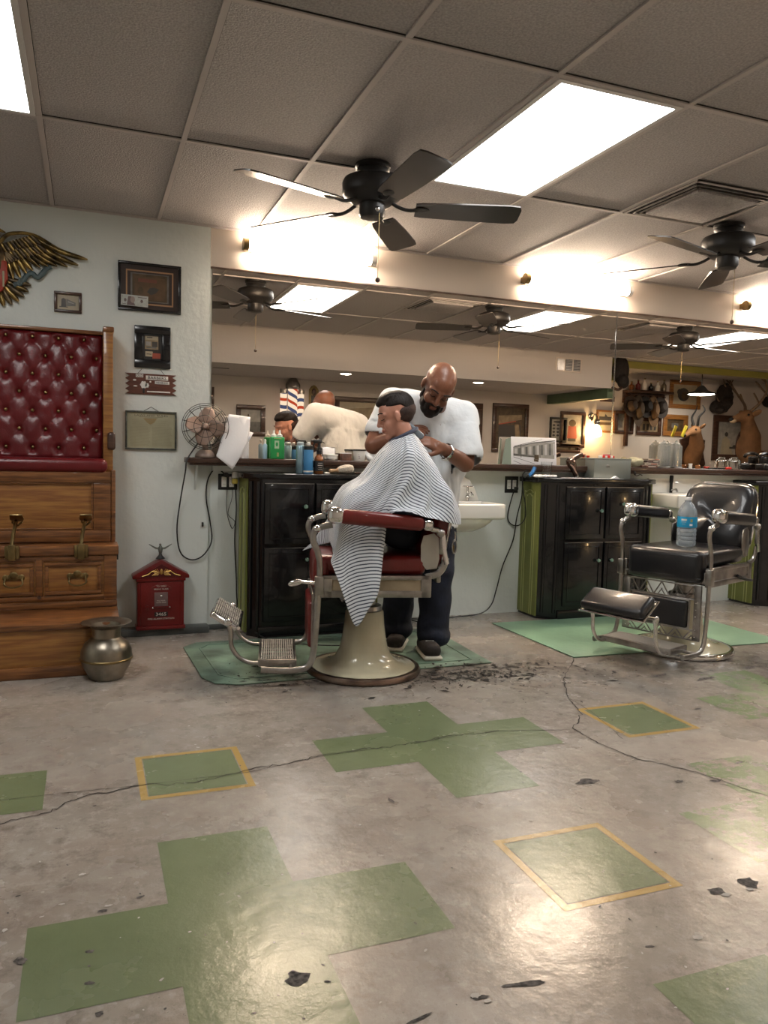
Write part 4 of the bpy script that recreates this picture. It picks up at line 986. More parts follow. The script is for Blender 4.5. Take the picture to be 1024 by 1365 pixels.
for j in range(-8, 2):
    for i in range(-9, 3):
        x = -.02+.140*(i+(.5 if j % 2 else 0)); z = 1.815+.107*j
        if XA+.03 < x < .075 and 1.12 < z < 1.845: bp_.append((x, z))
for x, z in bp_:
    m = MB(); y = 5.03-.006-.06*(1-(z-1.105)/.745)-.015; m.ell((x, y-.004, z), (.0105, .007, .0105), M_brass, u=14, v=8); obj('button', m, tuft, True)
for x in (-.035, -.385, -.83):
    def f_(m):
        m.box((x, 4.615, .600), (.075, .02, .075), M_brass, .008); m.box((x, 4.60, .60), (.04, .03, .09), M_brass, .008)
        m.tube([(x, 4.60, .64), (x+.005, 4.615, .69), (x+.015, 4.62, .74), (x+.022, 4.60, .775)], .010, M_brass)
        m.prism([(-.03, -.05), (.03, -.05), (.036, .02), (.026, .06), (-.026, .06), (-.036, .02)], .008, M_brass, T(x+.025, 4.60, .787)@RX(R(-22)), .002)
        m.tube([(x+.0, 4.63, .765), (x+.025, 4.64, .745), (x+.05, 4.63, .765)], .006, M_brass)
    part('foot_rest', f_)
# spittoon
sp = MB(); sp.lathe([(.07, .0), (.085, .004), (.095, .03), (.118, .07), (.126, .105), (.127, .112), (.123, .15), (.105, .185), (.078, .205), (.070, .215), (.072, .262), (.085, .275), (.118, .287), (.124, .291), (.118, .293), (.07, .277), (.06, .25), (.055, .22), (.0, .215)], M_spit, seg=56, cap=False)
t = thing('spittoon', 'dull bronze spittoon on the floor in front of the oak stand', 'spittoon', (.088, 4.158, 0))
obj('vase_body', sp, t); m = MB(); m.lathe([(.126, .098), (.131, .102), (.131, .108), (.126, .112)], M_brass, seg=56, cap=False); obj('ring_band', m, t)
# fire alarm box
t = thing('fire_alarm_box', 'red cast iron fire alarm box marked 3465 standing against the wall', 'fire alarm', (.43, 5.05, .045))
X = UM((.43, 5.0, .045), 0, -1)
m = MB(); m.box((0, .165, -.055), (.285, .33, .11), M_red, .008, X); m.box((0, .012, -.05), (.30, .024, .12), M_red, .006, X); m.box((0, .318, -.05), (.30, .02, .125), M_red, .004, X); obj('box_body', m, t, True)
m = MB(); m.prism([(-.172, .325), (.172, .325), (.172, .345), (0, .445), (-.172, .345)], .13, M_red, X@T(0, 0, -.115), .005)
m.prism([(-.13, .337), (.13, .337), (0, .418)], .003, mat('red_dark', (.07, .004, .004), .4), X@T(0, 0, .014)); obj('roof', m, t, True)
rf = MB()
for s in (1, -1):
    rf.tube([(s*.018, .365, .02), (s*.05, .375, .02), (s*.08, .355, .02), (s*.115, .343, .02)], .003, M_gold, M=X, seg=6)
    for k in range(4): rf.tube([(s*(.012+k*.008), .365, .02), (s*(.028+k*.010), .388-k*.004, .021)], .0022, M_gold, M=X, seg=6, smooth=0); rf.tube([(s*(.012+k*.008), .362, .02), (s*(.026+k*.010), .347, .021)], .0022, M_gold, M=X, seg=6, smooth=0)
rf.ell((0, .37, .018), (.010, .018, .006), M_gold, X); obj('gold_emblem', rf, t, True)
M_lett = mat('pale_lettering', (.62, .55, .48), .5)
m = MB(); m.box((0, .165, .002), (.245, .28, .008), M_red, .003, X); m.prism([(-.062, .262), (.062, .262), (.055, .272), (0, .298), (-.055, .272)], .008, M_red, X@T(0, 0, .004), .002)
m.box((0, .19, .006), (.082, .095, .008), mat('grey_plate', (.16, .10, .095), .45), .002, X); m.box((0, .145, .010), (.10, .010, .012), M_red, .003, X)
m.ell((0, .215, .012), (.008, .008, .004), M_chrome, X); m.cyl((-.085, .150, .004), (-.085, .150, .02), .010, M_red, M=X); m.box((-.085, .135, .016), (.024, .008, .008), M_red, .002, X)
for s in (1, -1): m.ell((s*.052, .143, .016), .006, M_chrome, X)
m.box((0, .098, .006), (.082, .028, .004), M_blackm, 0, X); dr = obj('box_door', m, t, True)
m = MB(); textmesh(m, 'TO OPEN', .014, M_lett, X@T(0, .277, .013)); textmesh(m, 'BREAK GLASS', .012, M_lett, X@T(0, .259, .012), stretch=1.2); textmesh(m, 'PULL HOOK', .009, M_lett, X@T(0, .185, .011)); textmesh(m, 'DOWN ONCE', .009, M_lett, X@T(0, .173, .011))
textmesh(m, '3465', .029, M_lett, X@T(0, .098, .009), .0015, stretch=1.15); textmesh(m, 'FIRE ALARM STATION', .0145, M_lett, X@T(0, .070, .008), stretch=1.15); obj('lettering', m, dr, True)
m = MB(); m.lathe([(.03, 0), (.022, .01), (.012, .02), (.008, .03)], M_blackm, T(.43, 5.06, .488)); M_pewt = mat('pewter', (.20, .22, .20), .4, .8)
m.ell((.43, 5.06, .545), (.014, .012, .028), M_pewt); m.ell((.428, 5.05, .578), (.007, .010, .008), M_pewt); m.cyl((.428, 5.042, .578), (.426, 5.03, .574), .003, M_brass, .001)
for s in (1, -1):
    for k in range(5): m.tube([(.43+s*.008, 5.06, .548+k*.002), (.43+s*(.035-k*.003), 5.06, .560+k*.002-.004*k), (.43+s*(.070-k*.010), 5.06, .580-k*.008)], lambda q: .006*(1-.6*q), M_pewt, seg=6)
m.tube([(.43, 5.06, .53), (.43, 5.07, .505)], .009, M_pewt, smooth=0); obj('eagle_finial', m, t, True)
# ================================================================== CARVED EAGLE
M_gilt = mat('gilt_carving', (.34, .23, .075), .3, .85, var=.75, scale=16, bump=.2, bscale=40, col2=(.045, .032, .015))
M_gilt2 = mat('gilt_dark', (.17, .12, .06), .4, .7, var=.6, scale=18, col2=(.03, .022, .015))
M_rib = mat('teal_ribbon', (.07, .11, .115), .5, var=.4, scale=20)
def wq(x, y): p = at(x*.1367, 290+y*.1367, PY-.03); return Vector((p.x, p.y, p.z))
ex = -.52
t = thing('carved_eagle', 'gilded carved wooden eagle with spread wings on the wall above the stand', 'wall carving', (ex, PY, 2.2))
def feather(m, a, b, w, th, m_, bend=.0, off=0):
    a, b = Vector(a), Vector(b); d = b-a; L_ = d.length; d.normalize(); s = Vector((0, -1, 0)).cross(d).normalized(); n = Vector((0, -1, 0)); rows = []
    for k in range(9):
        t_ = k/8; c = a+d*L_*t_+s*bend*math.sin(math.pi*t_)*L_; ww = w*(1-.15*t_)*math.sqrt(max(.02, 1-max(0, (t_-.72)/.29)**2))
        rows.append([c+s*ww*math.cos(q)+n*(off+th*math.sin(q)*(.5+.5*math.sin(q)*.8)) for q in [2*math.pi*j/10 for j in range(10)]])
    m.grid(rows, m_, wrap=True); m.quad(rows[0][::-1], m_); m.quad(rows[-1], m_)
for side in (0, 1):
    m = MB()
    tips = [(855, 412), (765, 468), (660, 482), (560, 478), (470, 480), (390, 490), (320, 520), (260, 545), (200, 590), (130, 600), (60, 600), (0, 590)]
    roots = [(330, 195), (300, 215), (270, 235), (240, 255), (205, 270), (170, 285), (140, 300), (110, 310), (80, 325), (50, 335), (20, 345), (-20, 350)]
    for k, (a, b) in enumerate(zip(roots, tips)):
        feather(m, wq(*a), wq(*b), .017, .012, M_gilt, -.05 if k < 5 else 0, .004+.002*(k % 2))
    for k in range(11):
        f = k/10; feather(m, wq(40+260*f, 300-95*f), wq(130+330*f, 440-95*f), .016, .011, M_gilt if k % 2 else M_gilt2, 0, .018)
    for k in range(10):
        f = k/9; feather(m, wq(20+290*f, 270-80*f), wq(70+330*f, 350-75*f), .014, .010, M_gilt2 if k % 2 else M_gilt, 0, .028)
    for k in range(9):
        f = k/8; feather(m, wq(-30+40*f, 300+10*f), wq(-20+190*f, 520-100*f), .015, .011, M_gilt2, 0, .022)
    m.tube([wq(-60, 330), wq(0, 255)+Vector((0, -.025, 0)), wq(70, 185)+Vector((0, -.03, 0)), wq(160, 165)+Vector((0, -.03, 0)), wq(270, 168)+Vector((0, -.028, 0)), wq(390, 205)+Vector((0, -.022, 0)), wq(560, 300), wq(720, 378), wq(850, 408)], lambda q: .014*(1-.6*q), M_gilt)
    if side:
        for v in m.bm.verts: v.co.x = 2*ex-v.co.x
        bmesh.ops.reverse_faces(m.bm, faces=m.bm.faces)
    obj('wing', m, t, True)
m = MB(); m.ell((ex, PY-.045, 2.24), (.085, .05, .15), M_gilt2); m.ell((ex, PY-.06, 2.42), (.045, .045, .055), M_gilt); m.cyl((ex+.02, PY-.07, 2.42), (ex+.08, PY-.07, 2.40), .018, M_gilt, .004)
obj('eagle_body', m, t, True)
m = MB()
for k in range(-6, 7):
    a = math.radians(-90+k*13); o = Vector((ex+.02, PY-.02, 2.16)); feather(m, o+Vector((math.cos(a)*.05, 0, math.sin(a)*.05)), o+Vector((math.cos(a)*.195, 0, math.sin(a)*.175)), .018, .012, M_gilt if k % 2 else M_gilt2, 0, .004)
obj('tail', m, t, True)
m = MB(); P = [(-.085, .10), (.085, .10), (.09, .0), (.06, -.07), (0, -.11), (-.06, -.07), (-.09, 0)]
m.prism(P, .03, mat('carved_red', (.32, .04, .02), .45), UM((ex+.0, PY-.05, 2.14), 0, -1), .006)
for k in range(-2, 3): m.box((k*.034, -.005, .034), (.010, .15-abs(k)*.03, .005), M_paper, .001, UM((ex, PY-.05, 2.14), 0, -1))
obj('shield', m, t, True)
m = MB(); m.tube([wq(500, 475), wq(450, 500), wq(415, 545), wq(365, 585), wq(315, 545), wq(265, 560), wq(225, 615), wq(180, 640), wq(130, 660)], .015, M_rib, flat=.45, seg=10)
m.tube([wq(215, 590), wq(195, 640), wq(205, 665)], .018, M_rib, flat=.5); obj('ribbon', m, t, True)
# ================================================================== PICTURES ON THE LEFT WALL
def picture(label, x0, x1, z0, z1, Y, ny, fw_, mf, ground, art=(), name='framed_picture', cat='picture', depth=.02, mats_=(), hang=None, inner=None, group=None):
    xc, zc = (x0+x1)/2, (z0+z1)/2; w, h = abs(x1-x0), z1-z0
    t = thing(name, label, cat, (xc, Y, zc), 0, group); X = UM((xc, Y, zc), 0, ny)
    m = MB()
    for a in ((-w/2, h/2-fw_, w/2, h/2), (-w/2, -h/2, w/2, -h/2+fw_), (-w/2, -h/2+fw_, -w/2+fw_, h/2-fw_), (w/2-fw_, -h/2+fw_, w/2, h/2-fw_)):
        m.bb((a[0], a[1], 0), (a[2], a[3], depth), mf, min(.004, fw_*.3), X)
    if inner:
        q = fw_; v = inner[0]
        for a in ((-w/2+q, h/2-q-v, w/2-q, h/2-q), (-w/2+q, -h/2+q, w/2-q, -h/2+q+v), (-w/2+q, -h/2+q, -w/2+q+v, h/2-q), (w/2-q-v, -h/2+q, w/2-q, h/2-q)): m.bb((a[0], a[1], 0), (a[2], a[3], depth*.75), inner[1], .001, X)
    obj('frame', m, t, True)
    m = MB(); iw, ih = w-2*fw_, h-2*fw_; m.bb((-iw/2, -ih/2, .001), (iw/2, ih/2, .005), ground, 0, X)
    z = .0056
    for e in art:
        if isinstance(e[1], str): textmesh(m, e[1], e[2]*ih, e[0], X@T((e[3]-.5)*iw, (e[4]-.5)*ih, z)@(SC(-1, 1, 1) if len(e) > 6 else I()), .0002, stretch=e[5] if len(e) > 5 else 1)
        else: m.quad([((u-.5)*iw, (v-.5)*ih, z) for u, v in e[1]], e[0], X)
        z += .0001
    obj('picture', m, t, True)
    if hang:
        m = MB(); m.tube([X@Vector((-w*hang[0], h/2, .004)), X@Vector((hang[2], h/2+hang[1], .002)), X@Vector((w*hang[0], h/2, .004))], .0016, M_blackm, smooth=0); obj('hanging_wire', m, t, True)
    return t
def rc(a, b, c, d): return [(a, b), (c, b), (c, d), (a, d)]
def circ(cx, cy, rx, ry, n=16): return [(cx+rx*math.cos(2*math.pi*k/n), cy+ry*math.sin(2*math.pi*k/n)) for k in range(n)]
def pm(name, col, r=.45, **k): return mat(name, col, r, coat=.5, **k)
K_sep = pm('print_sepia', (.10, .065, .030), var=.5, scale=18); K_sepl = pm('print_sepia_light', (.32, .24, .14), var=.4, scale=14); K_blk = pm('print_black', (.02, .018, .016)); K_gr = pm('print_grey', (.16, .155, .14), var=.4, scale=20)
K_grl = pm('print_light_grey', (.38, .36, .32), var=.3, scale=14); K_ink = pm('print_ink', (.05, .045, .04)); K_tan = pm('print_tan', (.42, .36, .25), var=.2, scale=8); K_rd = pm('print_red', (.33, .06, .03)); K_gold = pm('print_gold', (.36, .20, .10)); K_mat = pm('mount_dark', (.035, .022, .018))
picture('small wood-framed print of a steam train, right of the carved eagle', -.187, -.032, 1.985, 2.108, PY, -1, .017, M_dwood, K_tan,
        [(K_ink, [(.12, .2), (.18, .22), (.2, .7), (.28, .78), (.4, .72), (.42, .2)]), (K_gr, [(.42, .25), (.85, .3), (.85, .52), (.42, .75)]), (K_ink, rc(.1, .16, .5, .22)), (K_ink, circ(.28, .5, .07, .14)), (K_gr, [(.5, .25), (.8, .3), (.8, .33), (.5, .3)]), (K_grl, [(.5, .5), (.8, .42), (.8, .46), (.5, .6)])])
big = picture('large black-framed brown certificate with a gold inner line, highest on the wall', .174, .552, 2.03, 2.328, PY, -1, .016, M_black, K_mat,
        [(K_gold, rc(.09, .10, .91, .89)), (K_mat, rc(.115, .135, .885, .855)), (K_gr, rc(.17, .17, .83, .82)), (K_sep, rc(.20, .19, .80, .80)), (pm('print_brown', (.13, .075, .035), var=.4, scale=15), rc(.235, .22, .765, .74)), (pm('print_rust', (.15, .05, .03)), rc(.3, .62, .62, .70)), (K_ink, [(.45, .40), (.50, .50), (.58, .52), (.66, .48), (.60, .38), (.52, .34)]), (K_sep, circ(.34, .42, .05, .09))])
M_bill = mat('bank_note', (.48, .50, .47), .7, var=.2, scale=60)
t = thing('bank_note', 'banknote tucked into the lower left corner of the large framed certificate', 'banknote', (.27, PY-.022, 2.085)); X = UM((.272, PY-.0235, 2.090), 0, -1)@RZ(R(-1))
m = MB(); m.box((0, 0, 0), (.160, .066, .001), M_bill, 0, X); obj('note', m, t, True)
m = MB()
K_port = mat('note_ink', (.16, .12, .12), .7); K_port2 = mat('note_pale', (.30, .24, .22), .7)
m.prism([(-.045, -.03), (.005, -.03), (-.01, .0), (-.02, .024), (-.038, .024), (-.042, 0)], .0003, K_port, X@T(0, 0, .0006)); m.prism(circ(-.012, .005, .014, .02), .0003, K_port2, X@T(0, 0, .001))
for x in (-.055, .042): m.prism(circ(x, .0, .008, .010), .0003, K_port, X@T(0, 0, .0006))
m.box((.045, .022, .0008), (.05, .004, .0004), K_port, 0, X); m.box((-.06, -.024, .0008), (.02, .003, .0004), K_port, 0, X)
for x, y in ((-.07, .022), (.07, -.022), (.07, .022), (-.07, -.022)): textmesh(m, '1', .014, K_port, X@T(x, y, .0008), .0001)
obj('note_print', m, t, True)
picture('wide black-framed small clipping with a red corner, above the barber sign', .271, .489, 1.685, 1.945, PY, -1, .05, M_black, K_blk,
        [(K_sepl, rc(.12, .42, .80, .96)), (K_tan, rc(.14, .78, .78, .95)), (K_ink, rc(.22, .86, .5, .90)), (K_grl, rc(.16, .56, .42, .72)), (K_ink, rc(.48, .52, .76, .72)), (K_gr, rc(.2, .46, .7, .52)), (K_tan, rc(.14, .14, .52, .34)), (K_ink, rc(.2, .22, .45, .25)), (K_rd, rc(.5, .02, .97, .28)), (K_blk, rc(.82, .30, .98, .96))], inner=(.01, M_blackm))
# wooden barber sign with notched ends
t = thing('wooden_sign', 'small notched brown wooden sign reading OLD BARBERS, hanging under the black frame', 'sign', (.373, PY, 1.585)); X = UM((.373, PY-.002, 1.585), 0, -1)
P = []; w_, h_ = .155, .064
for k in range(5): P += [(w_, -h_+k*2*h_/4)]+([(w_-.026, -h_+(k+.5)*2*h_/4)] if k < 4 else [])
Pl = [(-x, y) for x, y in P[::-1]]
M_sgn = mat('sign_wood', (.12, .035, .018), .5, var=.4, scale=10, stretch=(1, 1, 6)); m = MB(); m.prism(P+Pl, .010, M_sgn, X, .0015); obj('board', m, t, True)
M_sw = mat('sign_white', (.66, .64, .60), .6); m = MB()
def blob2(cx, cy, rx, ry): m.prism([(cx+rx*(1+.12*math.cos(6*a))*math.cos(a), cy+ry*(1+.12*math.cos(6*a))*math.sin(a)) for a in [2*math.pi*k/24 for k in range(24)]], .002, M_sw, X@T(0, 0, .010))
m.box((-.070, .050, .011), (.045, .020, .002), M_sw, .004, X); m.box((.035, .040, .011), (.135, .026, .002), M_sw, .006, X); m.box((.066, .012, .011), (.088, .018, .002), M_sw, .004, X); m.box((.045, -.046, .011), (.14, .008, .002), M_sw, .001, X)
blob2(-.045, -.005, .020, .022); blob2(-.025, -.008, .012, .014); m.box((-.045, -.042, .011), (.012, .03, .002), M_blackm, .001, X); m.ell((-.10, .022, .011), (.010, .006, .002), M_sw, X); m.ell((-.095, -.015, .011), (.012, .004, .002), M_sw, X); m.ell((-.005, .015, .011), (.006, .006, .002), M_sw, X)
obj('white_figures', m, t, True)
m = MB(); textmesh(m, 'OLD', .020, K_blk, X@T(-.070, .050, .013)); textmesh(m, 'BARBERS', .026, K_blk, X@T(.035, .040, .013), stretch=1.1); textmesh(m, 'NEVER DIE', .015, K_blk, X@T(.066, .012, .013)); obj('lettering', m, t, True)
m = MB()
for s in (1, -1): m.tube([X@Vector((s*.08, .064, .006)), X@Vector((s*.055, .095, .004))], .0014, M_blackm, smooth=0)
obj('hanging_wire', m, t, True)
M_fgrey = mat('weathered_frame', (.09, .10, .085), .6, var=.6, scale=30)
art = [(K_sep, 'LAWS AND RULES', .075, .5, .92, 1.5), (K_sep, rc(.25, .875, .75, .882)), (K_sep, rc(.36, .85, .64, .856)), (pm('print_stain', (.30, .22, .10)), [(.33, .84), (.62, .84), (.56, .72), (.48, .66), (.40, .74)])]
K_ln = pm('print_text_grey', (.24, .23, .15))
for k in range(20):
    for a in (.06, .52): art.append((K_ln, rc(a, .60-k*.028, a+.42-random.random()*.05, .606-k*.028)))
for k in range(5): art.append((K_ln, rc(.1, .78-k*.035, .9-random.random()*.1, .785-k*.035)))
picture('weathered framed sheet of laws and rules, lowest on the wall beside the desk fan', .219, .530, 1.175, 1.418, PY, -1, .011, M_fgrey, M_paper, art, hang=(.14, .026, .0))
# ================================================================== THINGS ON THE LEDGE AND CABINETS
CT = 1.046
def px_x(px, Y, py=620): return at(px, py, Y).x
# desk fan
M_fmet = mat('fan_brown_metal', (.26, .20, .17), .4, .4, var=.3, scale=12); M_fbl = mat('fan_blade_copper', (.46, .33, .27), .4, .3, var=.2, scale=8); M_wire = mat('cage_wire', (.05, .05, .045), .4, .8)
fx = px_x(273, 5.05); fy = 5.06
t = thing('desk_fan', 'vintage metal desk fan with a wire cage on the left end of the ledge', 'fan', (fx, 5.035, LT), R(-8)); t.scale = (1.26, 1.26, 1.26)
m = MB(); m.lathe([(.050, 0), (.052, .006), (.048, .018), (.036, .032), (.025, .038), (.018, .04)], M_fmet); obj('fan_base', m, t)
m = MB(); m.box((0, .0, .075), (.030, .03, .09), M_fmet, .006); m.cyl((0, .055, .145), (0, -.01, .145), .034, M_fmet, .028); obj('motor_neck', m, t)
m = MB(); hz = .155
m.cyl((0, -.012, hz), (0, -.06, hz), .018, M_fbl, .012); m.ell((0, -.058, hz), (.013, .008, .013), M_fbl); hb = obj('hub', m, t)
for k in range(4):
    a = R(80+90*k); rows = []
    for i in range(7):
        r_ = .018+.080*i/6; wv = .016+.026*math.sin(math.pi*min(1, .25+i/6*.75))
        row = []
        for j in range(7):
            s_ = (j/6-.5)*2; x, z = r_*math.cos(a)-s_*wv*math.sin(a), r_*math.sin(a)+s_*wv*math.cos(a); row.append((x, -.038-s_*.016, hz+z))
        rows.append(row)
    m = MB(); m.grid(rows, M_fbl); b_ = obj('blade', m, t); so = b_.modifiers.new('s', 'SOLIDIFY'); so.thickness = .0015
m = MB()
RC = .115
for yy, rr in ((.0, RC*.93), (-.03, RC), (-.062, RC*.82), (-.08, RC*.48)):
    m.tube([(rr*math.cos(q), yy, hz+rr*math.sin(q)) for q in [2*math.pi*k/24 for k in range(24)]], .0016, M_wire, closed=True, smooth=2, seg=6)
for k in range(12):
    q = 2*math.pi*(k+.5)/12; c, s_ = math.cos(q), math.sin(q)
    m.tube([(RC*.5*c, .035, hz+RC*.5*s_), (RC*.93*c, .0, hz+RC*.93*s_), (RC*c, -.03, hz+RC*s_), (RC*.82*c, -.062, hz+RC*.82*s_), (RC*.48*c, -.08, hz+RC*.48*s_), (RC*.15*c, -.084, hz+RC*.15*s_)], .0012, M_wire, seg=5, smooth=3)
m.cyl((0, -.082, hz), (0, -.086, hz), .008, M_fbl); obj('wire_cage', m, t)
# paper towel roll with a loose sheet
rx = px_x(318, 5.06); t = thing('paper_towel_roll', 'white paper towel roll with a loose sheet hanging over the ledge', 'paper towels', (rx, 5.06, LT))
m = MB(); m.lathe([(.02, .0), (.064, .0), (.066, .003), (.066, .264), (.064, .268), (.02, .268), (.02, .25)], M_wpaper, seg=48, cap=False); obj('roll', m, t)
m = MB(); rows = []
pA, pB = (at(308, 553, 5.0), at(303, 551, 5.0)), None
L_e = [at(305, 552, 5.01), at(300, 570, 4.995), at(295, 585, 4.985), at(291, 600, 4.975), at(288, 608, 4.97)]
R_e = [at(334, 556, 5.01), at(333, 575, 5.0), at(330, 592, 4.985), at(322, 607, 4.975), at(310, 626, 4.97)]
for i in range(17):
    u_ = i/16*4; k = min(3, int(u_)); f = u_-k; a, b = L_e[k].lerp(L_e[k+1], f), R_e[k].lerp(R_e[k+1], f)
    rows.append([a.lerp(b, j/10)+Vector((0, .012*math.sin(j/10*math.pi*1.2)*(-1), 0)) for j in range(11)])
m.grid(rows, M_wpaper); m.quad([R_e[2]+Vector((0, .004, 0)), at(338, 577, 5.0), R_e[1]+Vector((0, .004, 0))], M_wpaper); o = obj('loose_sheet', m, t, True); so = o.modifiers.new('s', 'SOLIDIFY'); so.thickness = .001
# green can, small bottles
def onled(px, y=5.04): return (px_x(px, y, 608), y, LT)
t = thing('talc_can', 'green rectangular can with two white spouts on the ledge', 'can', onled(369))
m = MB(); m.box((0, 0, .073), (.094, .045, .146), M_green_b, .008, None, 3); obj('can_body', m, t)
m = MB()
for x in (-.022, .018): m.lathe([(.018, .146), (.018, .160), (.008, .166), (.005, .192)], M_white, T(x, 0, 0)); 
obj('spout', m, t)
m = MB(); m.box((-.006, -.0235, .095), (.030, .001, .052), mat('label_pale', (.45, .60, .40), .5)); m.prism(circ(-.006, .097, .008, .014), .001, M_green_b, basis((0, -.0245, 0), (1, 0, 0), (0, 0, 1), (0, -1, 0))); m.box((.002, -.0235, .030), (.014, .001, .026), M_olive2); m.box((.0, -.0235, .135), (.05, .001, .004), M_olive2); obj('can_label', m, t)
def bottle(label, loc, prof, m_, capm=None, capprof=None, lab=None, n='bottle', cat='bottle', group=None):
    t = thing(n, label, cat, loc, 0, group); m = MB(); m.lathe(prof, m_, seg=28); obj('bottle_body', m, t)
    if capprof: m = MB(); m.lathe(capprof, capm, seg=24); obj('bottle_cap', m, t)
    if lab: m = MB(); m.lathe([(lab[0]+.0006, lab[1]), (lab[0]+.0006, lab[2])], lab[3], seg=28, cap=False); obj('bottle_label', m, t)
    return t
M_ltb = mat('pale_blue_plastic', (.30, .45, .55), .3)
bottle('slim pale blue bottle beside the green can on the ledge', (onled(354)[0], 5.06, LT), [(.014, 0), (.015, .004), (.015, .09), (.008, .10)], M_ltb, M_white, [(.008, .10), (.008, .125), (.003, .13)])
def oncab(px, y): return (px_x(px, y, 626), y, CT)
M_can1 = mat('silver_teal_can', (.28, .42, .48), .25, .6); M_can2 = mat('blue_label', (.07, .26, .52), .35)
bottle('silver and teal aerosol can, leftmost of the cans on the cabinet', oncab(400, 4.96), [(.026, 0), (.028, .003), (.028, .175), (.024, .183)], M_can1, mat('can_cap_grey', (.35, .42, .45), .3), [(.024, .183), (.024, .20), (.018, .207)], n='aerosol_can', cat='spray can')
bottle('blue aerosol can with a black collar between the teal can and the amber bottle', oncab(411, 4.93), [(.030, 0), (.032, .003), (.032, .150), (.031, .155)], M_can2, M_blackm, [(.031, .155), (.031, .18), (.022, .188), (.012, .19)], lab=(.032, .01, .02, M_white), n='aerosol_can', cat='spray can')
m = MB(); m.lathe([(.012, .19), (.012, .202), (.006, .208)], M_white); o = obj('nozzle', m); o.parent = [q for q in COL.objects if q.name.startswith('aerosol_can')][-1]
p = oncab(425, 4.93); t = thing('spray_bottle', 'amber spray bottle with a black trigger and black label on the cabinet', 'spray bottle', p)
m = MB(); m.lathe([(.028, 0), (.031, .004), (.031, .095), (.026, .112), (.015, .122), (.014, .135)], M_amber); obj('bottle_body', m, t)
m = MB(); m.lathe([(.0316, .018), (.0316, .085)], M_blackm, cap=False); lb = obj('bottle_label', m, t)
m = MB(); XX = basis((0, -.0325, .05), (1, 0, 0), (0, 0, 1), (0, -1, 0)); m.box((0, .020, 0), (.030, .003, .001), M_lett, 0, XX); m.box((0, .006, 0), (.034, .004, .001), M_lett, 0, XX); m.box((0, -.010, 0), (.024, .002, .001), M_lett, 0, XX); m.box((0, -.02, 0), (.030, .002, .001), M_lett, 0, XX); obj('label_print', m, lb)
m = MB(); m.lathe([(.016, .13), (.017, .152), (.010, .16), (.009, .20)], M_blackm); m.box((-.012, 0, .212), (.06, .022, .026), M_blackm, .008); m.tube([(-.028, 0, .205), (-.038, 0, .185), (-.034, 0, .165)], .004, M_blackm); m.cyl((-.04, 0, .216), (-.055, 0, .216), .005, M_blackm); m.tube([(.012, 0, .215), (.03, 0, .205), (.036, 0, .203)], .003, M_blackm); obj('trigger_head', m, t)
# shaving brush and duster
p = oncab(458, 4.92); t = thing('duster_brush', 'neck duster brush with turned wooden handle lying on the cabinet', 'brush', p)
m = MB(); m.lathe([(.006, 0), (.013, .006), (.011, .025), (.009, .045), (.016, .06), (.012, .066)], mat('turned_wood', (.50, .32, .18), .4, var=.2), T(-.10, 0, .02)@RY(R(86))); obj('handle', m, t)
m = MB(); m.lathe([(.014, .060), (.022, .075), (.030, .11), (.030, .14), (.022, .165), (.008, .172)], mat('bristle_cream', (.58, .52, .44), .9, bump=.8, bscale=90), T(-.10, 0, .026)@RY(R(86))); obj('bristles', m, t)
m = MB(); m.box((0, 0, .008), (.07, .02, .012), M_dwood, .004); o = obj('wooden_comb', m); o.location = oncab(480, 4.93); tag(o, 'dark wooden comb beside the duster brush near the cape', 'comb')
m = MB(); m.ell((0, 0, .005), (.02, .014, .007), M_white); o = obj('soap_piece', m); o.location = oncab(436, 4.90); tag(o, 'small white lump beside the amber spray bottle', 'soap')
# ledge, right of the amber bottle
p = onled(441); t = thing('compact_jar', 'open jar with a pale lid propped upright behind it on the ledge', 'jar', p)
m = MB(); m.box((-.008, .02, .060), (.098, .006, .062), M_nickel, .008, RX(R(-6))); m.box((-.008, .0155, .060), (.084, .002, .050), M_wpaper, .004, RX(R(-6))); obj('lid', m, t)
m = MB(); m.lathe([(.046, 0), (.048, .004), (.048, .028), (.05, .03), (.05, .04), (.046, .042)], M_porc, seg=32); m.lathe([(.0485, .001), (.0495, .008), (.0485, .012)], M_nickel, seg=32, cap=False); obj('jar_body', m, t)
p = onled(461); t = thing('small_box', 'small brown and white picture box on the ledge', 'box', p); m = MB(); m.box((0, 0, .024), (.072, .04, .048), mat('box_brown', (.20, .09, .06), .4, var=.6, scale=30, coat=.4), .003); obj('box_body', m, t); m = MB(); m.box((0, 0, .051), (.074, .042, .006), M_wpaper, .002); obj('box_lid', m, t)
p = onled(479); t = thing('white_tub', 'white plastic tub with a dark lid on the ledge behind the cape', 'tub', p); m = MB(); m.lathe([(.036, 0), (.038, .003), (.044, .07)], M_white, seg=32); obj('tub_body', m, t); m = MB(); m.lathe([(.048, .07), (.048, .078), (.042, .08)], M_blackm, seg=32); obj('tub_lid', m, t)
m = MB()
for k in range(4): m.box((-.012, -.0385, .02+k*.012), (.012, .001, .005), mat('tub_print', (.25, .15, .2), .5))
obj('tub_print', m, t)
m = MB(); rs2 = random.Random(8)
for k in range(16): m.ell((rs2.uniform(-.07, .07), rs2.uniform(-.02, .02), rs2.uniform(.01, .07)), (rs2.uniform(.02, .04), .02, rs2.uniform(.012, .028)), M_tee, rot=RY(rs2.uniform(-1, 1)))
m = remesh(m, .006, 3)
for v in list(m.bm.verts): v.co += v.co.normalized()*.006*noise.noise(v.co*60); v.co.z = max(v.co.z, .001)
o = obj('folded_towel', m, angle=80); o.location = onled(503); tag(o, 'crumpled white towel on the ledge behind the face of the boy', 'towel')
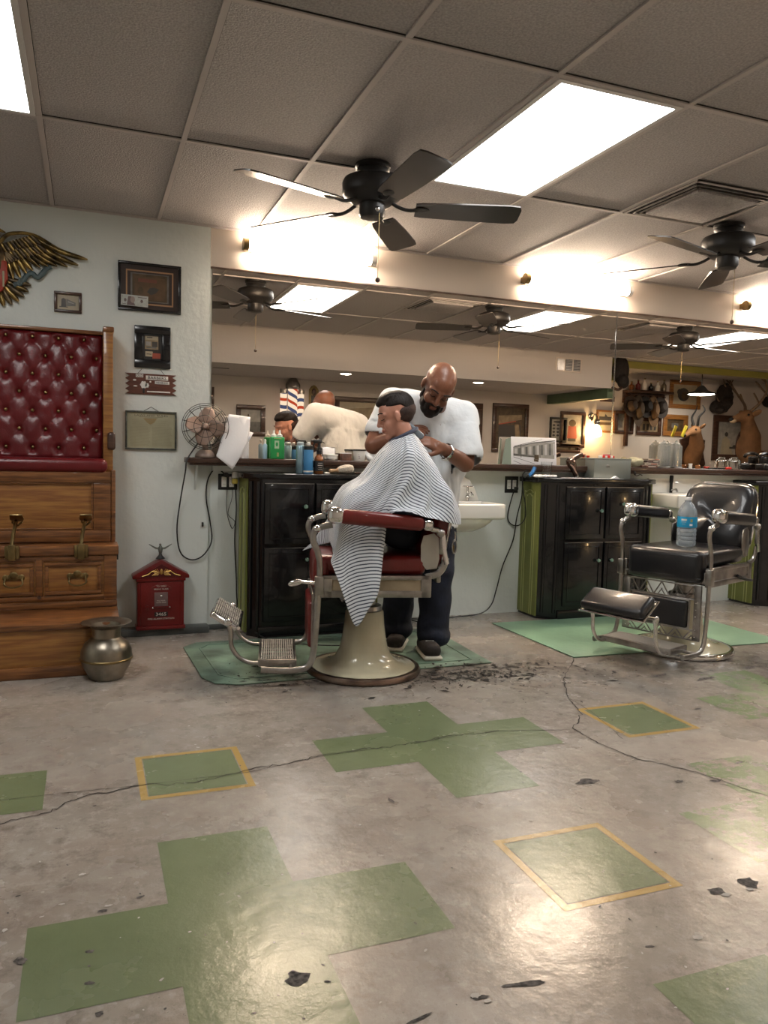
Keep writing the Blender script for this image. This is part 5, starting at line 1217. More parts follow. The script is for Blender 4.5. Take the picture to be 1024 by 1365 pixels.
bottle('small clear bottle with a black cap on the ledge, right of the barber', onled(633), [(.018, 0), (.02, .003), (.02, .055), (.008, .065)], mat('frosted_plastic', (.65, .66, .62), .25), M_blackm, [(.009, .065), (.009, .085), (.004, .10)], lab=(.02, .012, .045, M_wpaper))
# streetcar picture card
p0, p1 = px_x(681, 5.04, 600), px_x(741, 5.04, 600); w_ = p1-p0
t = thing('picture_card', 'grey standing picture card with a sketch of a streetcar on the ledge', 'picture', ((p0+p1)/2, 5.04, LT)); X = UM(((p0+p1)/2, 5.03, LT+.105), 0, -1)@RX(R(-6))
m = MB(); m.box((0, 0, -.004), (w_, .205, .006), M_wpaper, .001, X); obj('card', m, t, True)
m = MB(); h_ = .205
def cq(P, mm, z=0): m.quad([((u-.5)*w_, (v-.5)*h_, z) for u, v in P], mm, X)
cq([(.04, .30), (.95, .22), (.97, .86), (.50, .80), (.04, .62)], K_grl, .0003)
cq([(.04, .60), (.50, .78), (.97, .88), (.97, .92), (.5, .82), (.04, .63)], K_gr, .0006)
cq([(.06, .64), (.68, .93), (.68, .94), (.06, .66)], K_ink, .0009)
for k in range(11):
    u = .07+.075*k+.001*k*k; cq([(u, .36), (u+.05, .36), (u+.05, .58+.022*k), (u, .565+.022*k)], K_gr if k % 2 else pm('pale_window', (.50, .48, .46)), .0008)
for u in (.20, .62): cq([(u, .25), (u+.012, .25), (u+.012, .72), (u, .72)], K_ink, .001)
cq([(.04, .33), (.60, .26), (.60, .29), (.04, .36)], K_ink, .001); cq([(.04, .36), (.6, .31), (.6, .33), (.04, .39)], K_gr, .001)
cq([(.50, .20), (.60, .18), (.60, .36), (.50, .36)], K_sep, .0012); cq([(.49, .12), (.59, .10), (.59, .18), (.49, .20)], K_sep, .0012)
cq([(.04, .26), (.5, .03), (.52, .03), (.04, .275)], K_ink, .0007); cq([(.04, .12), (.2, .02), (.22, .02), (.04, .135)], K_ink, .0007)
obj('sketch', m, t, True)
m = MB(); m.quad([(p0-.03, 5.115, LT), (p0+.002, 5.03, LT), (p0+.005, 5.05, LT+.20), (p0-.012, 5.10, LT+.19)], mat('card_back', (.22, .28, .24), .7)); m.box(((p0+p1)/2, 5.09, LT+.08), (w_*.6, .004, .16), M_wpaper, .001, None); obj('easel_back', m, t, True)
# tumbler, blue handle, tissue, papers
bottle('clear glass tumbler in front of the streetcar picture card', (px_x(727, 4.98, 615), 4.96, CT), [(.030, .0), (.034, .004), (.042, .115), (.040, .115), (.032, .010)], M_glass, n='glass_tumbler', cat='glass')
p = (px_x(712, 4.92, 626), 4.93, CT); t = thing('wrapped_handle', 'blue plastic tool with a coiled black cord at the left end of the cabinet top', 'tool', p)
m = MB(); m.tube([(-.035, 0, .012), (-.01, 0, .03), (.015, .01, .065), (.02, .01, .075)], .014, mat('blue_plastic', (.03, .16, .42), .4)); obj('handle', m, t); m = MB(); m.tube([(-.035, 0, .012), (-.05, -.005, .016), (-.07, .0, -.005)], .006, M_rub); obj('cord_end', m, t)
m = MB()
for k in range(8): m.ell((rs2.uniform(-.05, .09), rs2.uniform(-.02, .02), .010), (rs2.uniform(.02, .04), .02, .012), M_wpaper)
m = remesh(m, .006, 2)
for v in list(m.bm.verts): v.co.z = max(.001, v.co.z+.005*noise.noise(v.co*70))
o = obj('crumpled_tissue', m, angle=80); o.location = (px_x(725, 4.88, 628), 4.87, CT); tag(o, 'crumpled white tissue in front of the glass tumbler', 'tissue')
m = MB(); m.box((0, 0, .001), (.50, .09, .002), M_wpaper); m.prism([(-.03, 0), (.04, 0), (.01, .02)], .03, M_wpaper, T(.17, -.02, .002)@RX(R(90))); o = obj('paper_sheets', m); o.location = (px_x(790, 4.86, 628), 4.855, CT); tag(o, 'flat white paper lying along the front of the cabinet top', 'paper')
# hair dryer
p = (px_x(768, 4.95, 620), 4.98, CT); t = thing('hair_dryer', 'dark chrome hair dryer standing nose down beside the grey metal box', 'hair dryer', p)
M_dry = mat('dark_chrome', (.16, .11, .09), .15, .9)
m = MB(); X = T(.03, 0, .012)@RY(R(-28)); m.lathe([(.017, 0), (.02, .01), (.021, .05), (.034, .09), (.037, .12), (.030, .145), (.015, .155)], M_dry, X); obj('barrel', m, t)
m = MB(); m.tube([(-.025, 0, .125), (.01, 0, .150), (.05, 0, .170), (.075, .0, .175)], .017, M_dwood, flat=.7); obj('handle', m, t)
m = MB(); m.lathe([(.018, -.012), (.0185, .012)], M_chrome, X); obj('nozzle_ring', m, t)
# grey metal box
p0, p1 = px_x(793, 4.90, 610), px_x(842, 4.90, 610); t = thing('metal_box', 'plain grey metal box on the cabinet top', 'box', ((p0+p1)/2, 4.96, CT))
M_gbox = mat('grey_green_metal', (.26, .28, .255), .4, .4, var=.12, scale=4); m = MB(); m.box((0, 0, .072), (p1-p0, .12, .144), M_gbox, .004); obj('box_body', m, t); m = MB(); m.box((0, 0, .148), (p1-p0+.006, .126, .012), M_gbox, .003); obj('box_lid', m, t)
m = MB(); m.ell((-.05, -.061, .095), (.012, .003, .012), M_nickel); m.ell((-.03, -.061, .09), (.007, .002, .007), M_nickel); obj('latch', m, t)
p = ((p0+p1)/2-.01, 4.97, CT+.155); t = thing('clipper_guards', 'red and white plastic guards lying on top of the grey metal box', 'clipper guards', p); m = MB()
for k in range(6): m.box((-.055+k*.022, rs2.uniform(-.01, .01), .010), (.022, .03, .018), M_redh if k % 2 else M_white, .004, None)
m.box((0, 0, .024), (.06, .02, .010), mat('pink_plastic', (.5, .12, .15), .4), .003); obj('guards', m, t)
# disinfectant jars
M_jar = mat('jar_glass', (.62, .64, .62), .08, trans=.72, ior=1.3, bump=.4, bscale=60)
for k, (px, l) in enumerate(((888, 'left one of two tall clear ribbed jars with lids on the ledge'), (904, 'right one of two tall clear ribbed jars on the ledge, with the yellow comb'))):
    t = thing('comb_jar', l, 'jar', (px_x(px, 5.05, 610), 5.078, LT), 0, 'tall clear jars on the ledge')
    m = MB(); m.box((0, 0, .095), (.078, .075, .185), M_jar, .012, None, 3)
    for q in range(6): m.box((-.03+q*.012, -.0385, .095), (.003, .003, .16), M_jar, .001)
    obj('jar_body', m, t); m = MB(); m.box((0, 0, .006), (.086, .082, .012), M_nickel, .004); obj('jar_foot', m, t)
    m = MB(); m.lathe([(.034, .187), (.036, .195), (.026, .207), (.010, .213), (.008, .222), (.003, .226)], M_jar); obj('jar_lid', m, t)
p = at(913, 573, 5.07); m = MB(); X = T(p)@RY(R(24)); m.box((0, 0, -.012), (.026, .012, .10), mat('yellow_plastic', (.75, .62, .04), .4), .003, X); o = obj('yellow_comb', m); tag(o, 'yellow comb sticking out of the right clear jar', 'comb')
# screwdriver, glass jar, black telephone
p = (px_x(960, 5.02, 619), 5.01, LT); t = thing('razor_tool', 'thin black tool with a red handle lying on the ledge', 'tool', p)
m = MB(); m.cyl((-.13, 0, .008), (.05, 0, .008), .005, M_blackm); obj('shaft', m, t); m = MB(); m.cyl((.05, 0, .010), (.11, 0, .010), .010, M_redh, .009); obj('red_handle', m, t)
bottle('square clear glass jar on the ledge near the right edge', (px_x(979, 5.06, 612), 5.06, LT), [(.05, 0), (.055, .005), (.055, .075), (.03, .09), (.028, .105), (.026, .105), (.026, .09), (.05, .07), (.05, .006)], M_glass, n='glass_jar', cat='jar')
m = MB(); m.lathe([(.02, 0), (.022, .004), (.022, .026), (.018, .03)], mat('amber_jar', (.35, .14, .05), .2)); o = obj('amber_pot', m); o.location = (px_x(931, 5.05, 612), 5.05, LT); tag(o, 'small amber pot on the ledge right of the clear jars', 'pot')
m = MB(); m.lathe([(.014, 0), (.014, .03), (.016, .03), (.016, .042)], M_white); o = obj('white_vial', m); o.location = (px_x(921, 5.04, 612), 5.04, LT); tag(o, 'small white capped vial right of the clear jars', 'vial')
p = (px_x(1022, 5.05, 610), 5.05, LT); t = thing('desk_telephone', 'black desk telephone at the right edge of the frame on the ledge', 'telephone', p)
m = MB(); m.box((0, 0, .03), (.14, .12, .06), M_black, .02, None, 3); m.box((0, .02, .085), (.08, .06, .07), M_black, .015, None, 3); obj('telephone_base', m, t); m = MB(); m.tube([(-.08, 0, .11), (-.06, 0, .135), (0, 0, .145), (.06, 0, .135), (.08, 0, .11)], .015, M_black); obj('handset', m, t); m = MB(); m.lathe([(.032, 0), (.032, .006), (.01, .008)], M_chrome, basis((-.0, -.061, .035), (1, 0, 0), (0, 0, 1), (0, -1, 0))); obj('dial', m, t)
# clutter reflected by the jar: boxes, folded papers, tray
for k, (px, w_, h_, c, l) in enumerate(((866, .10, .018, (.22, .10, .07), 'flat brown case on the ledge left of the clear jars, lowest of the stack'), (868, .085, .02, (.45, .40, .34), 'cream box in the middle of the stack left of the clear jars'), (870, .075, .018, (.08, .05, .05), 'dark box in the upper part of the stack left of the clear jars'), (871, .07, .014, (.5, .42, .35), 'pale thin box on top of the stack left of the clear jars'))):
    z = LT+[0, .019, .040, .059][k]; t = thing('stacked_box', l, 'box', (px_x(px, 5.07, 610), 5.06, z), R(4*k-5), 'boxes stacked left of the clear jars')
    m = MB(); m.box((0, 0, h_/2), (w_, .06, h_-.002), mat('stack_box_%d' % k, c, .5, var=.3, scale=20), .002); obj('box_body', m, t); m = MB(); m.box((0, -.0305, h_/2), (w_*.7, .001, h_*.4), M_lett if k % 2 == 0 else K_rd); obj('box_label', m, t)
m = MB()
for k in range(9): m.ell((rs2.uniform(-.06, .05), rs2.uniform(-.02, .02), rs2.uniform(.02, .07)), (.03, .025, .025), M_paper)
m = remesh(m, .007, 3); 
for v in list(m.bm.verts): v.co += v.co.normalized()*.008*noise.noise(v.co*50); v.co.z = max(v.co.z, .001)
o = obj('cloth_bundle', m, angle=80); o.location = (px_x(852, 5.06, 610), 5.06, LT+.0); tag(o, 'pale bundled cloth on the ledge right of the metal box', 'cloth')
m = MB(); m.tube([(-.04, 0, .05), (-.035, 0, .02), (-.01, 0, .01), (.02, 0, .02), (.04, 0, .012)], .0035, M_rub); m.ell((-.03, 0, .03), (.010, .01, .014), M_blackm); o = obj('coiled_cord', m); o.location = (px_x(850, 4.97, 626), 4.96, LT-.075); tag(o, 'short black cord and plug hanging under the ledge right of the metal box', 'cord')
# water bottle on the chair seat
def lp2(x, y, z): return T(C2[0], C2[1], 0)@RZ(R(A2))@Vector((x, y, z))
wb_ = at(915, 717, 3.80); wp_ = Vector((wb_.x, 3.80, .664))
t = thing('water_bottle', 'large clear water bottle with a blue label on the seat of the black chair', 'bottle', wp_)
M_wat = mat('water_plastic', (.72, .80, .86), .12, trans=.72, ior=1.3)
prof = [(.0, .004), (.045, .0), (.054, .006), (.057, .016)]
for k in range(4): z = .022+k*.024; prof += [(.0575, z), (.058, z+.010), (.0535, z+.017), (.0575, z+.023)]
prof += [(.0565, .122), (.0565, .184), (.0585, .190), (.058, .205), (.052, .228), (.040, .252), (.026, .27), (.018, .279), (.0165, .292)]
m = MB(); m.lathe(prof, M_wat, seg=48); bbd = obj('bottle_body', m, t)
for p_ in bbd.data.polygons: p_.use_smooth = True
m = MB(); m.lathe([(.0582, .120), (.0588, .123), (.0588, .183), (.0582, .186)], mat('aqua_label', (.015, .30, .55), .35), seg=48, cap=False); lb = obj('bottle_label', m, t)
m = MB(); XX = basis((0, 0, .153), (1, 0, 0), (0, 1, 0), (0, 0, 1))
vd = Vector((-wp_.x, -wp_.y, 0)).normalized(); tx = Vector((-vd.y, vd.x, 0)); 
for o_, w_, h_, z_, mm in ((-.018, .034, .012, .014, M_white), (-.020, .030, .004, .0, M_ltb), (-.02, .02, .003, -.012, M_ltb), (.026, .014, .018, .010, M_olive2), (.024, .018, .012, -.016, M_wpaper)):
    a0 = math.atan2(vd.y, vd.x)+o_/.0588
    rows = [[(.0594*math.cos(a0+q*w_/.0588/4), .0594*math.sin(a0+q*w_/.0588/4), .153+z_+s_*h_/2) for q in (-2, -1, 0, 1, 2)] for s_ in (-1, 1)]
    m.grid(rows, mm)
obj('label_print', m, lb)
m = MB(); m.lathe([(.019, .286), (.0195, .288), (.0195, .302), (.017, .304)], M_wpaper, seg=28); obj('bottle_cap', m, t)
# ================================================================== THE FRONT HALF OF THE SHOP, SEEN IN THE MIRROR
def bp2(label, px0, py0, px1, py1, fw_, mf, ground, art=(), Y=BY, **k):
    a, b = am(px0, py0, Y), am(px1, py1, Y); return picture(label, min(a.x, b.x), max(a.x, b.x), min(a.z, b.z), max(a.z, b.z), Y, 1, fw_, mf, ground, art, depth=.03, **k)
figure = lambda c, m_: [(m_, [(c-.08, .15), (c+.08, .15), (c+.10, .55), (c+.03, .66), (c-.03, .66), (c-.10, .55)]), (m_, circ(c, .73, .045, .06))]
bp2('dark framed photograph in the mirror, between the paper towels and the barber pole', 315, 539, 353, 582, .06, M_blk if 0 else M_dwood, K_grl, [(K_gr, rc(.0, .0, 1, .45))]+figure(.62, K_sep))
bp2('narrow dark frame at the left edge of the mirror', 270, 515, 285, 546, .03, M_dwood, K_gr)
bp2('large dark framed landscape photograph in the mirror, behind the barber', 446, 528, 545, 596, .07, M_dwood, K_sepl, [(K_sep, rc(0, .0, 1, .38)), (K_ink, rc(.05, .05, .95, .12)), (K_tan, [(0, .7), (.4, .9), (1, .8), (1, 1), (0, 1)]), (K_ink, rc(.1, .38, .9, .46)), (K_sepl, rc(.1, .2, .12, .45)), (K_sepl, rc(.5, .1, .52, .5)), (K_ink, rc(.55, .46, .8, .58)), (K_tan, rc(.15, .2, .3, .3))])
bp2('brown framed picture with gold inner edge in the mirror, right of the barber', 605, 536, 641, 601, .09, M_dwood, K_sep, inner=(.025, M_gold))
bp2('tall framed poster in the mirror with pale lettering at its foot', 657, 537, 702, 604, .06, M_dwood, K_sep, [(K_sepl, [(.1, .72), (.9, .60), (.9, .80), (.1, .84)]), (K_ink, rc(.12, .16, .9, .58)), (K_sepl, [(.12, .2), (.3, .2), (.34, .6), (.2, .6)]), (K_tan, 'BOUIE', .11, .5, .07, 1.5, -1), (K_rd, [(.3, .66), (.9, .58), (.9, .60), (.3, .69)])])
# beyond the corner
bp2('framed white poster of a man in a red coat and hat in the mirror', 747, 548, 778, 597, .05, M_dwood, K_grl, [(K_rd, [(.25, .2), (.75, .2), (.70, .62), (.30, .62)]), (K_sep, circ(.5, .72, .18, .12)), (K_ink, rc(.3, .1, .7, .2))])
bp2('dark framed picture below the red coat poster in the mirror', 737, 591, 772, 604, .04, M_dwood, K_sep, [(K_sepl, rc(.1, .2, .3, .8)), (K_sepl, rc(.4, .2, .9, .7))])
t = bp2('white display board of dark items in the mirror, left of the red coat poster', 733, 556, 754, 590, .03, M_blackm, K_grl, [(K_ink, circ(.5, .88, .36, .05))]+[(K_ink, circ(.2+.3*i, .72-.16*j, .10, .05)) for i in range(3) for j in range(4)], name='display_board', cat='display board')
bp2('small red framed picture high in the mirror near the seam', 800, 528, 818, 536, .04, M_dwood, K_tan)
bp2('cream poster with dark figures in the mirror, left of the seam', 795, 546, 818, 577, .03, M_wood, K_tan, [(K_ink, rc(.1, .55, .9, .75)), (K_sep, rc(.1, .3, .9, .45)), (K_ink, [(.2, .6), (.5, .9), (.6, .6)])])
bp2('dark framed photograph of a standing person in the mirror, right of the seam', 820, 547, 843, 579, .05, M_dwood, K_gr, figure(.5, K_grl)+[(K_grl, rc(.1, .05, .9, .18))])
bp2('brown framed group photograph in the mirror under the hanging hats', 849, 556, 880, 581, .06, M_dwood, K_sepl, [(K_ink, rc(.1+.2*k, .15, .22+.2*k, .75)) for k in range(4)])
bp2('brown framed small certificate in the mirror, left of the antelope', 884, 552, 915, 582, .08, M_wood, K_sep, [(K_gr, rc(.3, .3, .7, .7))])
bp2('wide pale framed picture with a dark wreath high in the mirror', 893, 506, 932, 546, .07, M_wood, K_tan, [(K_ink, circ(.55, .5, .24, .34)), (K_sep, circ(.5, .45, .14, .2)), (K_ink, circ(.7, .62, .12, .16))])
bp2('tall dark framed portrait of a person in white in the mirror, left of the deer', 951, 553, 994, 615, .11, M_dwood, K_grl, [(K_tan, [(.35, .0), (.85, .0), (.80, .45), (.66, .58), (.52, .45)]), (K_ink, circ(.64, .62, .07, .07)), (K_ink, rc(.1, .18, .5, .24)), (K_ink, circ(.3, .25, .08, .05))])
bp2('small framed group photograph low in the mirror at the right edge', 996, 600, 1024, 618, .04, M_wood, K_grl, [(K_gr, rc(.1+.25*k, .1, .28+.25*k, .7)) for k in range(3)])
# barber pole light on the front wall
a = am(386, 553, BY); t = thing('barber_pole', 'lit red, white and blue striped barber pole with a dark cap, seen in the mirror', 'barber pole', (a.x, BY+.16, am(386, 590, BY).z))
H_ = am(386, 522, BY).z-am(386, 592, BY).z
def spiral(name, off):
    m = bpy.data.materials.new(name); m.use_nodes = True; nt = m.node_tree; N = nt.nodes; L = nt.links; N.clear()
    o = N.new('ShaderNodeOutputMaterial'); em = N.new('ShaderNodeEmission'); L.new(em.outputs[0], o.inputs[0]); em.inputs[1].default_value = 1.05
    tc = N.new('ShaderNodeTexCoord'); sp = N.new('ShaderNodeSeparateXYZ'); L.new(tc.outputs['Object'], sp.inputs[0])
    at2 = N.new('ShaderNodeMath'); at2.operation = 'ARCTAN2'; L.new(sp.outputs[1], at2.inputs[0]); L.new(sp.outputs[0], at2.inputs[1])
    d1 = N.new('ShaderNodeMath'); d1.operation = 'MULTIPLY'; d1.inputs[1].default_value = -1/(2*math.pi); L.new(at2.outputs[0], d1.inputs[0])
    d2 = N.new('ShaderNodeMath'); d2.operation = 'MULTIPLY_ADD'; L.new(sp.outputs[2], d2.inputs[0]); d2.inputs[1].default_value = 1/.20; L.new(d1.outputs[0], d2.inputs[2])
    d3 = N.new('ShaderNodeMath'); d3.operation = 'MULTIPLY'; d3.inputs[1].default_value = 1; L.new(d2.outputs[0], d3.inputs[0])
    fr = N.new('ShaderNodeMath'); fr.operation = 'FRACT'; L.new(d3.outputs[0], fr.inputs[0])
    rp = N.new('ShaderNodeValToRGB'); rp.color_ramp.interpolation = 'CONSTANT'; e = rp.color_ramp.elements
    e[0].position = 0; e[0].color = (.75, .62, .48, 1); e[1].position = .28; e[1].color = (.35, .045, .02, 1)
    for p_, c_ in ((.48, (.75, .62, .48, 1)), (.76, (.05, .06, .12, 1))): q = e.new(p_); q.color = c_
    L.new(fr.outputs[0], rp.inputs[0]); L.new(rp.outputs[0], em.inputs[0]); return m
M_pole = spiral('pole_stripes', 0)
m = MB(); m.lathe([(.064, .0), (.064, H_)], M_pole, seg=40); obj('striped_cylinder', m, t)
m = MB(); m.lathe([(.08, H_), (.10, H_+.02), (.10, H_+.06), (.085, H_+.09), (.06, H_+.13), (.05, H_+.16), (.02, H_+.18)], M_nickel, seg=36); obj('pole_cap', m, t)
m = MB(); m.lathe([(.03, -.14), (.07, -.11), (.11, -.07), (.12, -.02), (.10, .0)], M_nickel, seg=36); m.bb((-.05, -.16, -.05), (.05, 0, .02), M_nickel, .01); m.bb((-.05, -.16, H_-.0), (.05, 0, H_+.06), M_nickel, .01); obj('pole_base', m, t)
for s in (1, -1):  # striped cylinders shaped as the pole's reflections in its glass case
    m = MB(); m.cyl((s*.118, -.03, .02), (s*.118, -.03, H_-.06), .046, M_pole, seg=20); m.cyl((s*.118, -.03, H_-.06), (s*.118, -.03, H_-.0), .052, M_nickel, seg=20); m.bb((min(0, s*.118), -.06, H_-.02), (max(0, s*.118), -.02, H_), M_nickel); obj('pole_reflection', m, t)
# plaque
a, b = am(412, 513, BY), am(424, 545, BY); t = thing('carved_plaque', 'small carved yellowish plaque high on the wall in the mirror, above the barber', 'plaque', ((a.x+b.x)/2, BY, (a.z+b.z)/2)); X = UM(((a.x+b.x)/2, BY, (a.z+b.z)/2), 0, 1); w_, h_ = abs(a.x-b.x)/2, (a.z-b.z)/2
m = MB(); m.prism([(-w_, -h_), (w_, -h_), (w_, h_*.6), (w_*.6, h_*.85), (0, h_), (-w_*.6, h_*.85), (-w_, h_*.6)], .02, M_brass if 0 else mat('plaque_ochre', (.30, .22, .08), .5, var=.4, scale=20), X, .003); obj('board', m, t, True)
m = MB(); m.ell((0, h_*.4, .02), (w_*.5, h_*.3, .012), M_dwood, X); m.box((0, -h_*.3, .02), (w_*1.2, h_*.8, .01), K_ink, .002, X); obj('relief', m, t, True)
# air grille on the drop face
a, b = am(741, 478, SY), am(775, 495, SY); t = thing('air_grille', 'white three panel air grille on the ceiling drop in the mirror', 'air vent', ((a.x+b.x)/2, SY, (a.z+b.z)/2)); X = UM(((a.x+b.x)/2, SY, (a.z+b.z)/2), 0, 1); w_, h_ = abs(a.x-b.x), .19
m = MB(); m.box((0, 0, .004), (w_, h_, .008), M_warmw, .002, X); obj('grille_frame', m, t, True)
for k in range(3):
    m = MB(); m.box(((k-1)*w_*.31, 0, .009), (w_*.26, h_*.78, .004), M_dark if k < 2 else M_nickel, 0, X)
    for q in range(7): m.box(((k-1)*w_*.31, -h_*.33+q*h_*.11, .013), (w_*.26, .006, .006), M_nickel, 0, X)
    obj('louver_panel', m, t, True)
t = thing('slot_vent', 'thin dark slot vent in the low ceiling at the left of the mirror', 'air vent', (1.5, .75, LZ)); m = MB(); m.bb((-.12, -.05, -.006), (.12, .05, -.001), M_tbar); m.bb((-.10, -.03, -.008), (.10, -.01, -.005), M_dark); m.bb((-.10, .01, -.008), (.10, .03, -.005), M_dark); obj('vent_plate', m, t)
# wall lamp
a = am(787, 574, BY); t = thing('sconce_lamp', 'glowing yellow glass wall lamp with a chrome arm in the mirror, left of the seam', 'wall lamp', (a.x, BY, a.z))
M_glow = emat('lamp_glow', (1, .66, .30), 45)
m = MB(); m.lathe([(.03, .09), (.055, .05), (.085, -.02), (.08, -.08), (.04, -.10), (.0, -.105)], M_glow, T(0, .16, 0)); obj('glass_shade', m, t)
m = MB(); m.tube([(0, .0, .22), (0, .08, .26), (0, .15, .22), (0, .16, .10)], .014, M_chrome); m.ell((0, .16, .13), (.05, .05, .06), M_chrome); m.ell((0, .01, .22), (.05, .015, .07), M_chrome); obj('lamp_arm', m, t)
# pendant lamp
a = am(935, 526, .6); zc = CE-a.z; t = thing('pendant_lamp', 'dark pendant lamp with a glowing white disc in the mirror, between the animal heads', 'pendant lamp', (a.x, .6, a.z))
m = MB(); m.cyl((0, 0, .12), (0, 0, zc), .008, M_blackm); m.lathe([(.05, zc-.02), (.05, zc)], M_blackm); obj('pendant_rod', m, t)
m = MB(); m.lathe([(.03, .14), (.06, .11), (.10, .06), (.22, .02), (.225, .0), (.21, .0), (.09, .05), (.05, .10)], M_blackm, seg=40, cap=False); obj('lamp_shade', m, t)
m = MB(); m.lathe([(.0, -.006), (.15, -.006), (.195, .004)], emat('pendant_glow', (1, .97, .9), 30), seg=40, cap=False); obj('glowing_disc', m, t)
# animal heads
M_deer = mat('deer_fur', (.30, .15, .065), .8, var=.35, scale=6, bump=.6, bscale=70); M_deerl = mat('pale_fur', (.50, .36, .22), .8, bump=.4, bscale=60); M_horn = mat('antler', (.20, .13, .08), .5, var=.4, scale=20)
def mount(name, label, cat, o, sc, blobs, extra, mirrorx=1, fur=M_deer):
    t = thing(name, label, cat, o); X = T(o)@SC(sc*mirrorx, sc, sc); m = MB()
    for b in blobs:
        if len(b) == 4: m.cyl(b[0], b[2], b[1], fur, b[3], M=X); m.ell(b[0], b[1], fur, X); m.ell(b[2], b[3], fur, X)
        else: m.ell(b[0], b[1], fur, X)
    obj('head_and_neck', remesh(m, .012*sc, 4), t, True, angle=80); extra(t, X); return t
def deer_extra(t, X):
    for s in (1, -1):
        m = MB(); m.ell((.10, .36+s*.11, .33), (.05, .085, .035), M_deer, X, rot=RX(R(s*25))); obj('ear', m, t, True)
        m = MB(); b = (.06, .36+s*.05, .36)
        m.tube([b, (.12, .36+s*.13, .46), (.10, .36+s*.26, .62), (.0, .36+s*.30, .80), (-.08, .36+s*.22, .92)], lambda q: .022*(1-.6*q), M_horn, M=X)
        for p0, p1 in (((.10, .36+s*.24, .60), (-.08, .36+s*.24, .74)), ((.03, .36+s*.29, .74), (-.13, .36+s*.30, .84)), ((.12, .36+s*.13, .46), (.02, .36+s*.12, .60))): m.tube([p0, p1], .012, M_horn, M=X, smooth=0)
        obj('antler', m, t, True)
        m = MB(); m.ell((-.0, .36+s*.068, .30), .018, M_black, X, 10, 8); obj('eye', m, t, True)
    m = MB(); m.ell((-.235, .36, .235), (.03, .035, .03), M_black, X); m.ell((-.20, .36, .215), (.05, .045, .035), M_deerl, X); obj('muzzle', m, t, True)
    m = MB(); m.prism(circ(0, -.12, .20, .30, 24), .03, M_dwood, basis(X@Vector((.42, 0, -.02)), X.to_3x3()@Vector((1, 0, 0)), X.to_3x3()@Vector((0, 0, 1)), X.to_3x3()@Vector((0, 1, 0)))); obj('shield_plaque', m, t, True)
a = am(975, 559, BY+.43)
mount('mounted_deer_head', 'large mounted deer head with antlers at the right side of the mirror', 'deer head', (a.x+.28, BY, a.z-.28), 1.2,
      [((.40, .06, -.18), .185, (.30, .20, .0), .14), ((.30, .20, .0), .14, (.08, .34, .23), .085), ((.05, .35, .28), .10, (-.08, .36, .27), .062), ((-.08, .36, .27), .06, (-.21, .36, .225), .04), ((.40, .05, -.28), (.12, .06, .13))], deer_extra, 1)
def ant_extra(t, X):
    for s in (1, -1):
        m = MB(); m.ell((.08, .33+s*.09, .27), (.03, .06, .022), M_deer, X, rot=RX(R(s*35))); obj('ear', m, t, True)
        m = MB(); m.tube([(.03, .33+s*.04, .28), (.02, .33+s*.07, .40), (.10, .33+s*.09, .50), (.09, .33+s*.05, .58)], lambda q: .020*(1-.7*q), M_blackm, M=X); obj('horn', m, t, True)
        m = MB(); m.ell((-.01, .33+s*.055, .22), .015, M_black, X, 10, 8); obj('eye', m, t, True)
    m = MB(); m.ell((-.16, .33, .13), (.03, .03, .028), M_black, X); obj('muzzle', m, t, True)
    m = MB(); P = [(-.18, .14), (0, .20), (.18, .14), (.16, 0), (.20, -.14), (.07, -.26), (0, -.36), (-.07, -.26), (-.20, -.14), (-.16, 0)]
    m.prism(P, .035, M_dwood, basis(X@Vector((.27, 0, -.10)), X.to_3x3()@Vector((1.3, 0, 0)), X.to_3x3()@Vector((0, 0, 1.3)), X.to_3x3()@Vector((0, 1, 0)))); obj('shield_plaque', m, t, True)
a = am(913, 581, BY+.36)
mount('mounted_antelope_head', 'mounted antelope head with black horns on a dark shield in the mirror', 'antelope head', (a.x+.17, BY, a.z-.14), 1.12,
      [((.24, .05, -.20), .14, (.19, .20, -.02), .115), ((.19, .20, -.02), .115, (.06, .31, .16), .080), ((.04, .32, .20), .085, (-.06, .33, .18), .055), ((-.06, .33, .18), .05, (-.15, .33, .13), .034)], ant_extra, 1)
# dark mounts on the wall
M_dfur = mat('dark_fur', (.022, .014, .010), .8, var=.5, scale=10, bump=.8, bscale=50)
for (px, py, sx, sz, l) in ((960, 530, .16, .24, 'dark furry mount above the framed portrait in the mirror'), (952, 543, .17, .12, 'black boar head mount in the mirror, left of the deer antlers'), (1018, 536, .10, .10, 'small black horned mount at the right edge of the mirror')):
    a = am(px, py, BY); t = thing('dark_mount', l, 'animal mount', (a.x, BY, a.z)); m = MB(); m.ell((0, .10, 0), (sx, .10, sz), M_dfur); m.ell((-.04, .2, -sz*.5), (sx*.55, .10, sz*.4), M_dfur); m = remesh(m, .012, 3)
    for v in list(m.bm.verts): v.co += v.co.normalized()*.03*noise.noise(v.co*14)
    obj('fur_body', m, t, angle=80); m = MB()
    for s in (1, -1): m.tube([(s*.03, .14, sz*.7), (s*.09, .16, sz*1.1), (s*.12, .18, sz*1.35)], lambda q: .016*(1-.7*q), M_horn)
    obj('horn', m, t)
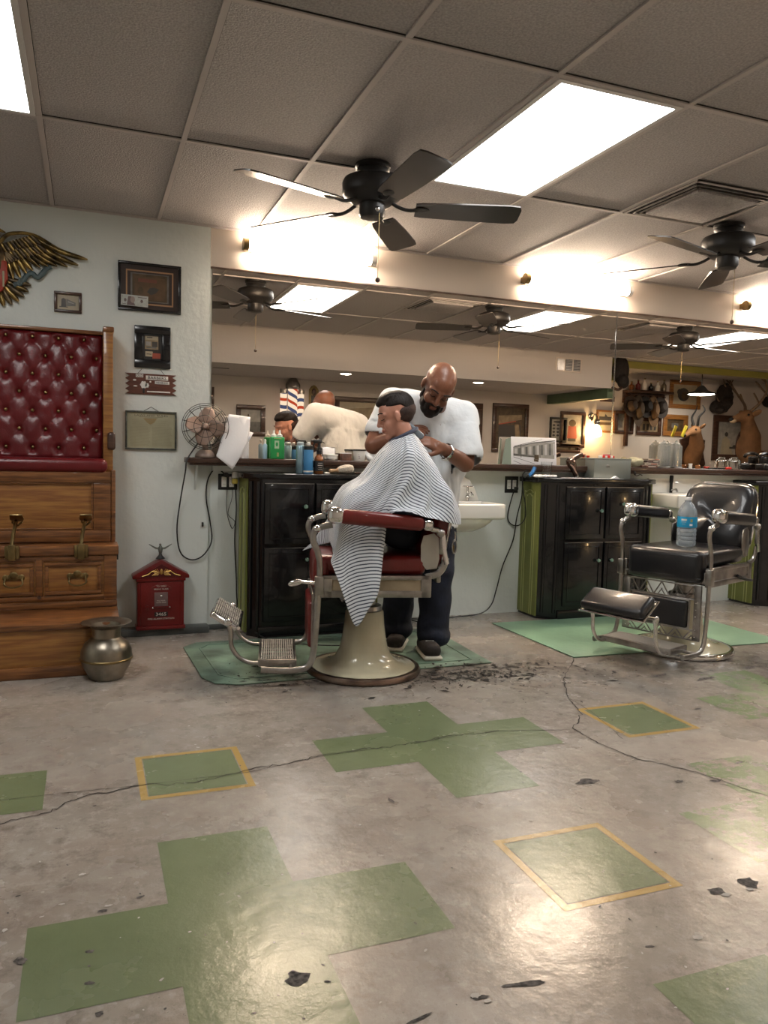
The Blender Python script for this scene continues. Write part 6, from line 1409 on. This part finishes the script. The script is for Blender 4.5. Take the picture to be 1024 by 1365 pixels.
# hat and horn rack
a = am(858, 522, BY); zt_ = am(858, 503, BY).z; t = thing('hat_rack', 'dark wall rack hung with hats and bottles in the mirror, right of the seam', 'rack', (a.x, BY, a.z))
m = MB(); m.bb((-.42, 0, -.04), (.42, .24, .0), M_dwood, .004); m.bb((-.42, 0, -.20), (.42, .03, .0), M_dwood, .004); m.bb((-.36, 0, -.9), (-.30, .05, 0), M_dwood, .004); obj('shelf', m, t)
for k in range(6): m = MB(); m.cyl((-.35+k*.14, .02, -.10), (-.35+k*.14, .12, -.08), .012, M_dwood); obj('peg', m, t)
cols = [(.06, .035, .02), (.09, .06, .035), (.02, .015, .012), (.16, .09, .04), (.05, .04, .035)]
for k in range(5):
    x = -.32+k*.15; t = thing('hanging_hat', ['black felt hat', 'brown felt hat', 'tan leather hat', 'dark fur cap', 'grey brown hat'][k]+' hanging under the wall rack in the mirror, right of the seam', 'hat', (a.x+x, BY+.10, a.z-.12), 0, 'hats hanging from the rack')
    m = MB(); mm = mat('hat_%d' % k, cols[k], .8, var=.4, scale=10); Xh = RX(R(-80))@SC(1, 1, 1); m.lathe([(.001, .12), (.05, .118), (.075, .09), (.085, .02), (.085, .0), (.13, -.004), (.155, .01), (.153, .004), (.12, -.012), (.07, -.012)], mm, T(0, .0, -.12)@Xh, cap=False); obj('hat_body', m, t); m = MB(); m.lathe([(.087, .0), (.087, .03)], M_blackm, T(0, 0, -.12)@Xh, cap=False); obj('hat_band', m, t); t.scale = ((.75, 1, 1.7) if k % 2 else (.95, 1, 1.15))
for k in range(6):
    x = -.34+k*.13; t = thing('shelf_bottle', ['short amber bottle', 'red tinted bottle', 'pale round bottle', 'dark flask', 'white figurine bottle', 'brown jug'][k]+' standing on top of the wall rack in the mirror', 'bottle', (a.x+x, BY+.12, a.z), 0, 'bottles on the rack')
    m = MB(); hh = .12+.03*(k % 3); m.lathe([(.035, 0), (.04, .01), (.04, hh*.6), (.015, hh*.8), (.014, hh)], [M_amber, M_red, M_porc, M_black, M_white, M_spit][k]); obj('bottle_body', m, t); m = MB(); m.lathe([(.016, hh), (.016, hh+.02)], M_brass); obj('bottle_cap', m, t)
# mounted fish on the column
a = am(854, 497, 1.0); t = thing('mounted_fish', 'dark furry trophy fixed to the yellow column top in the mirror', 'trophy', (BX+.18, 1.22, CE-.22)); m = MB(); m.ell((0, .04, .06), (.13, .08, .20), M_dfur); m.ell((.0, .10, -.1), (.09, .07, .10), M_deer); m = remesh(m, .012, 3); obj('trophy_body', m, t, angle=80)
m = MB(); m.tube([(0, .1, -.16), (-.1, .14, -.22), (-.22, .16, -.20)], .02, M_dwood); obj('trophy_horn', m, t)
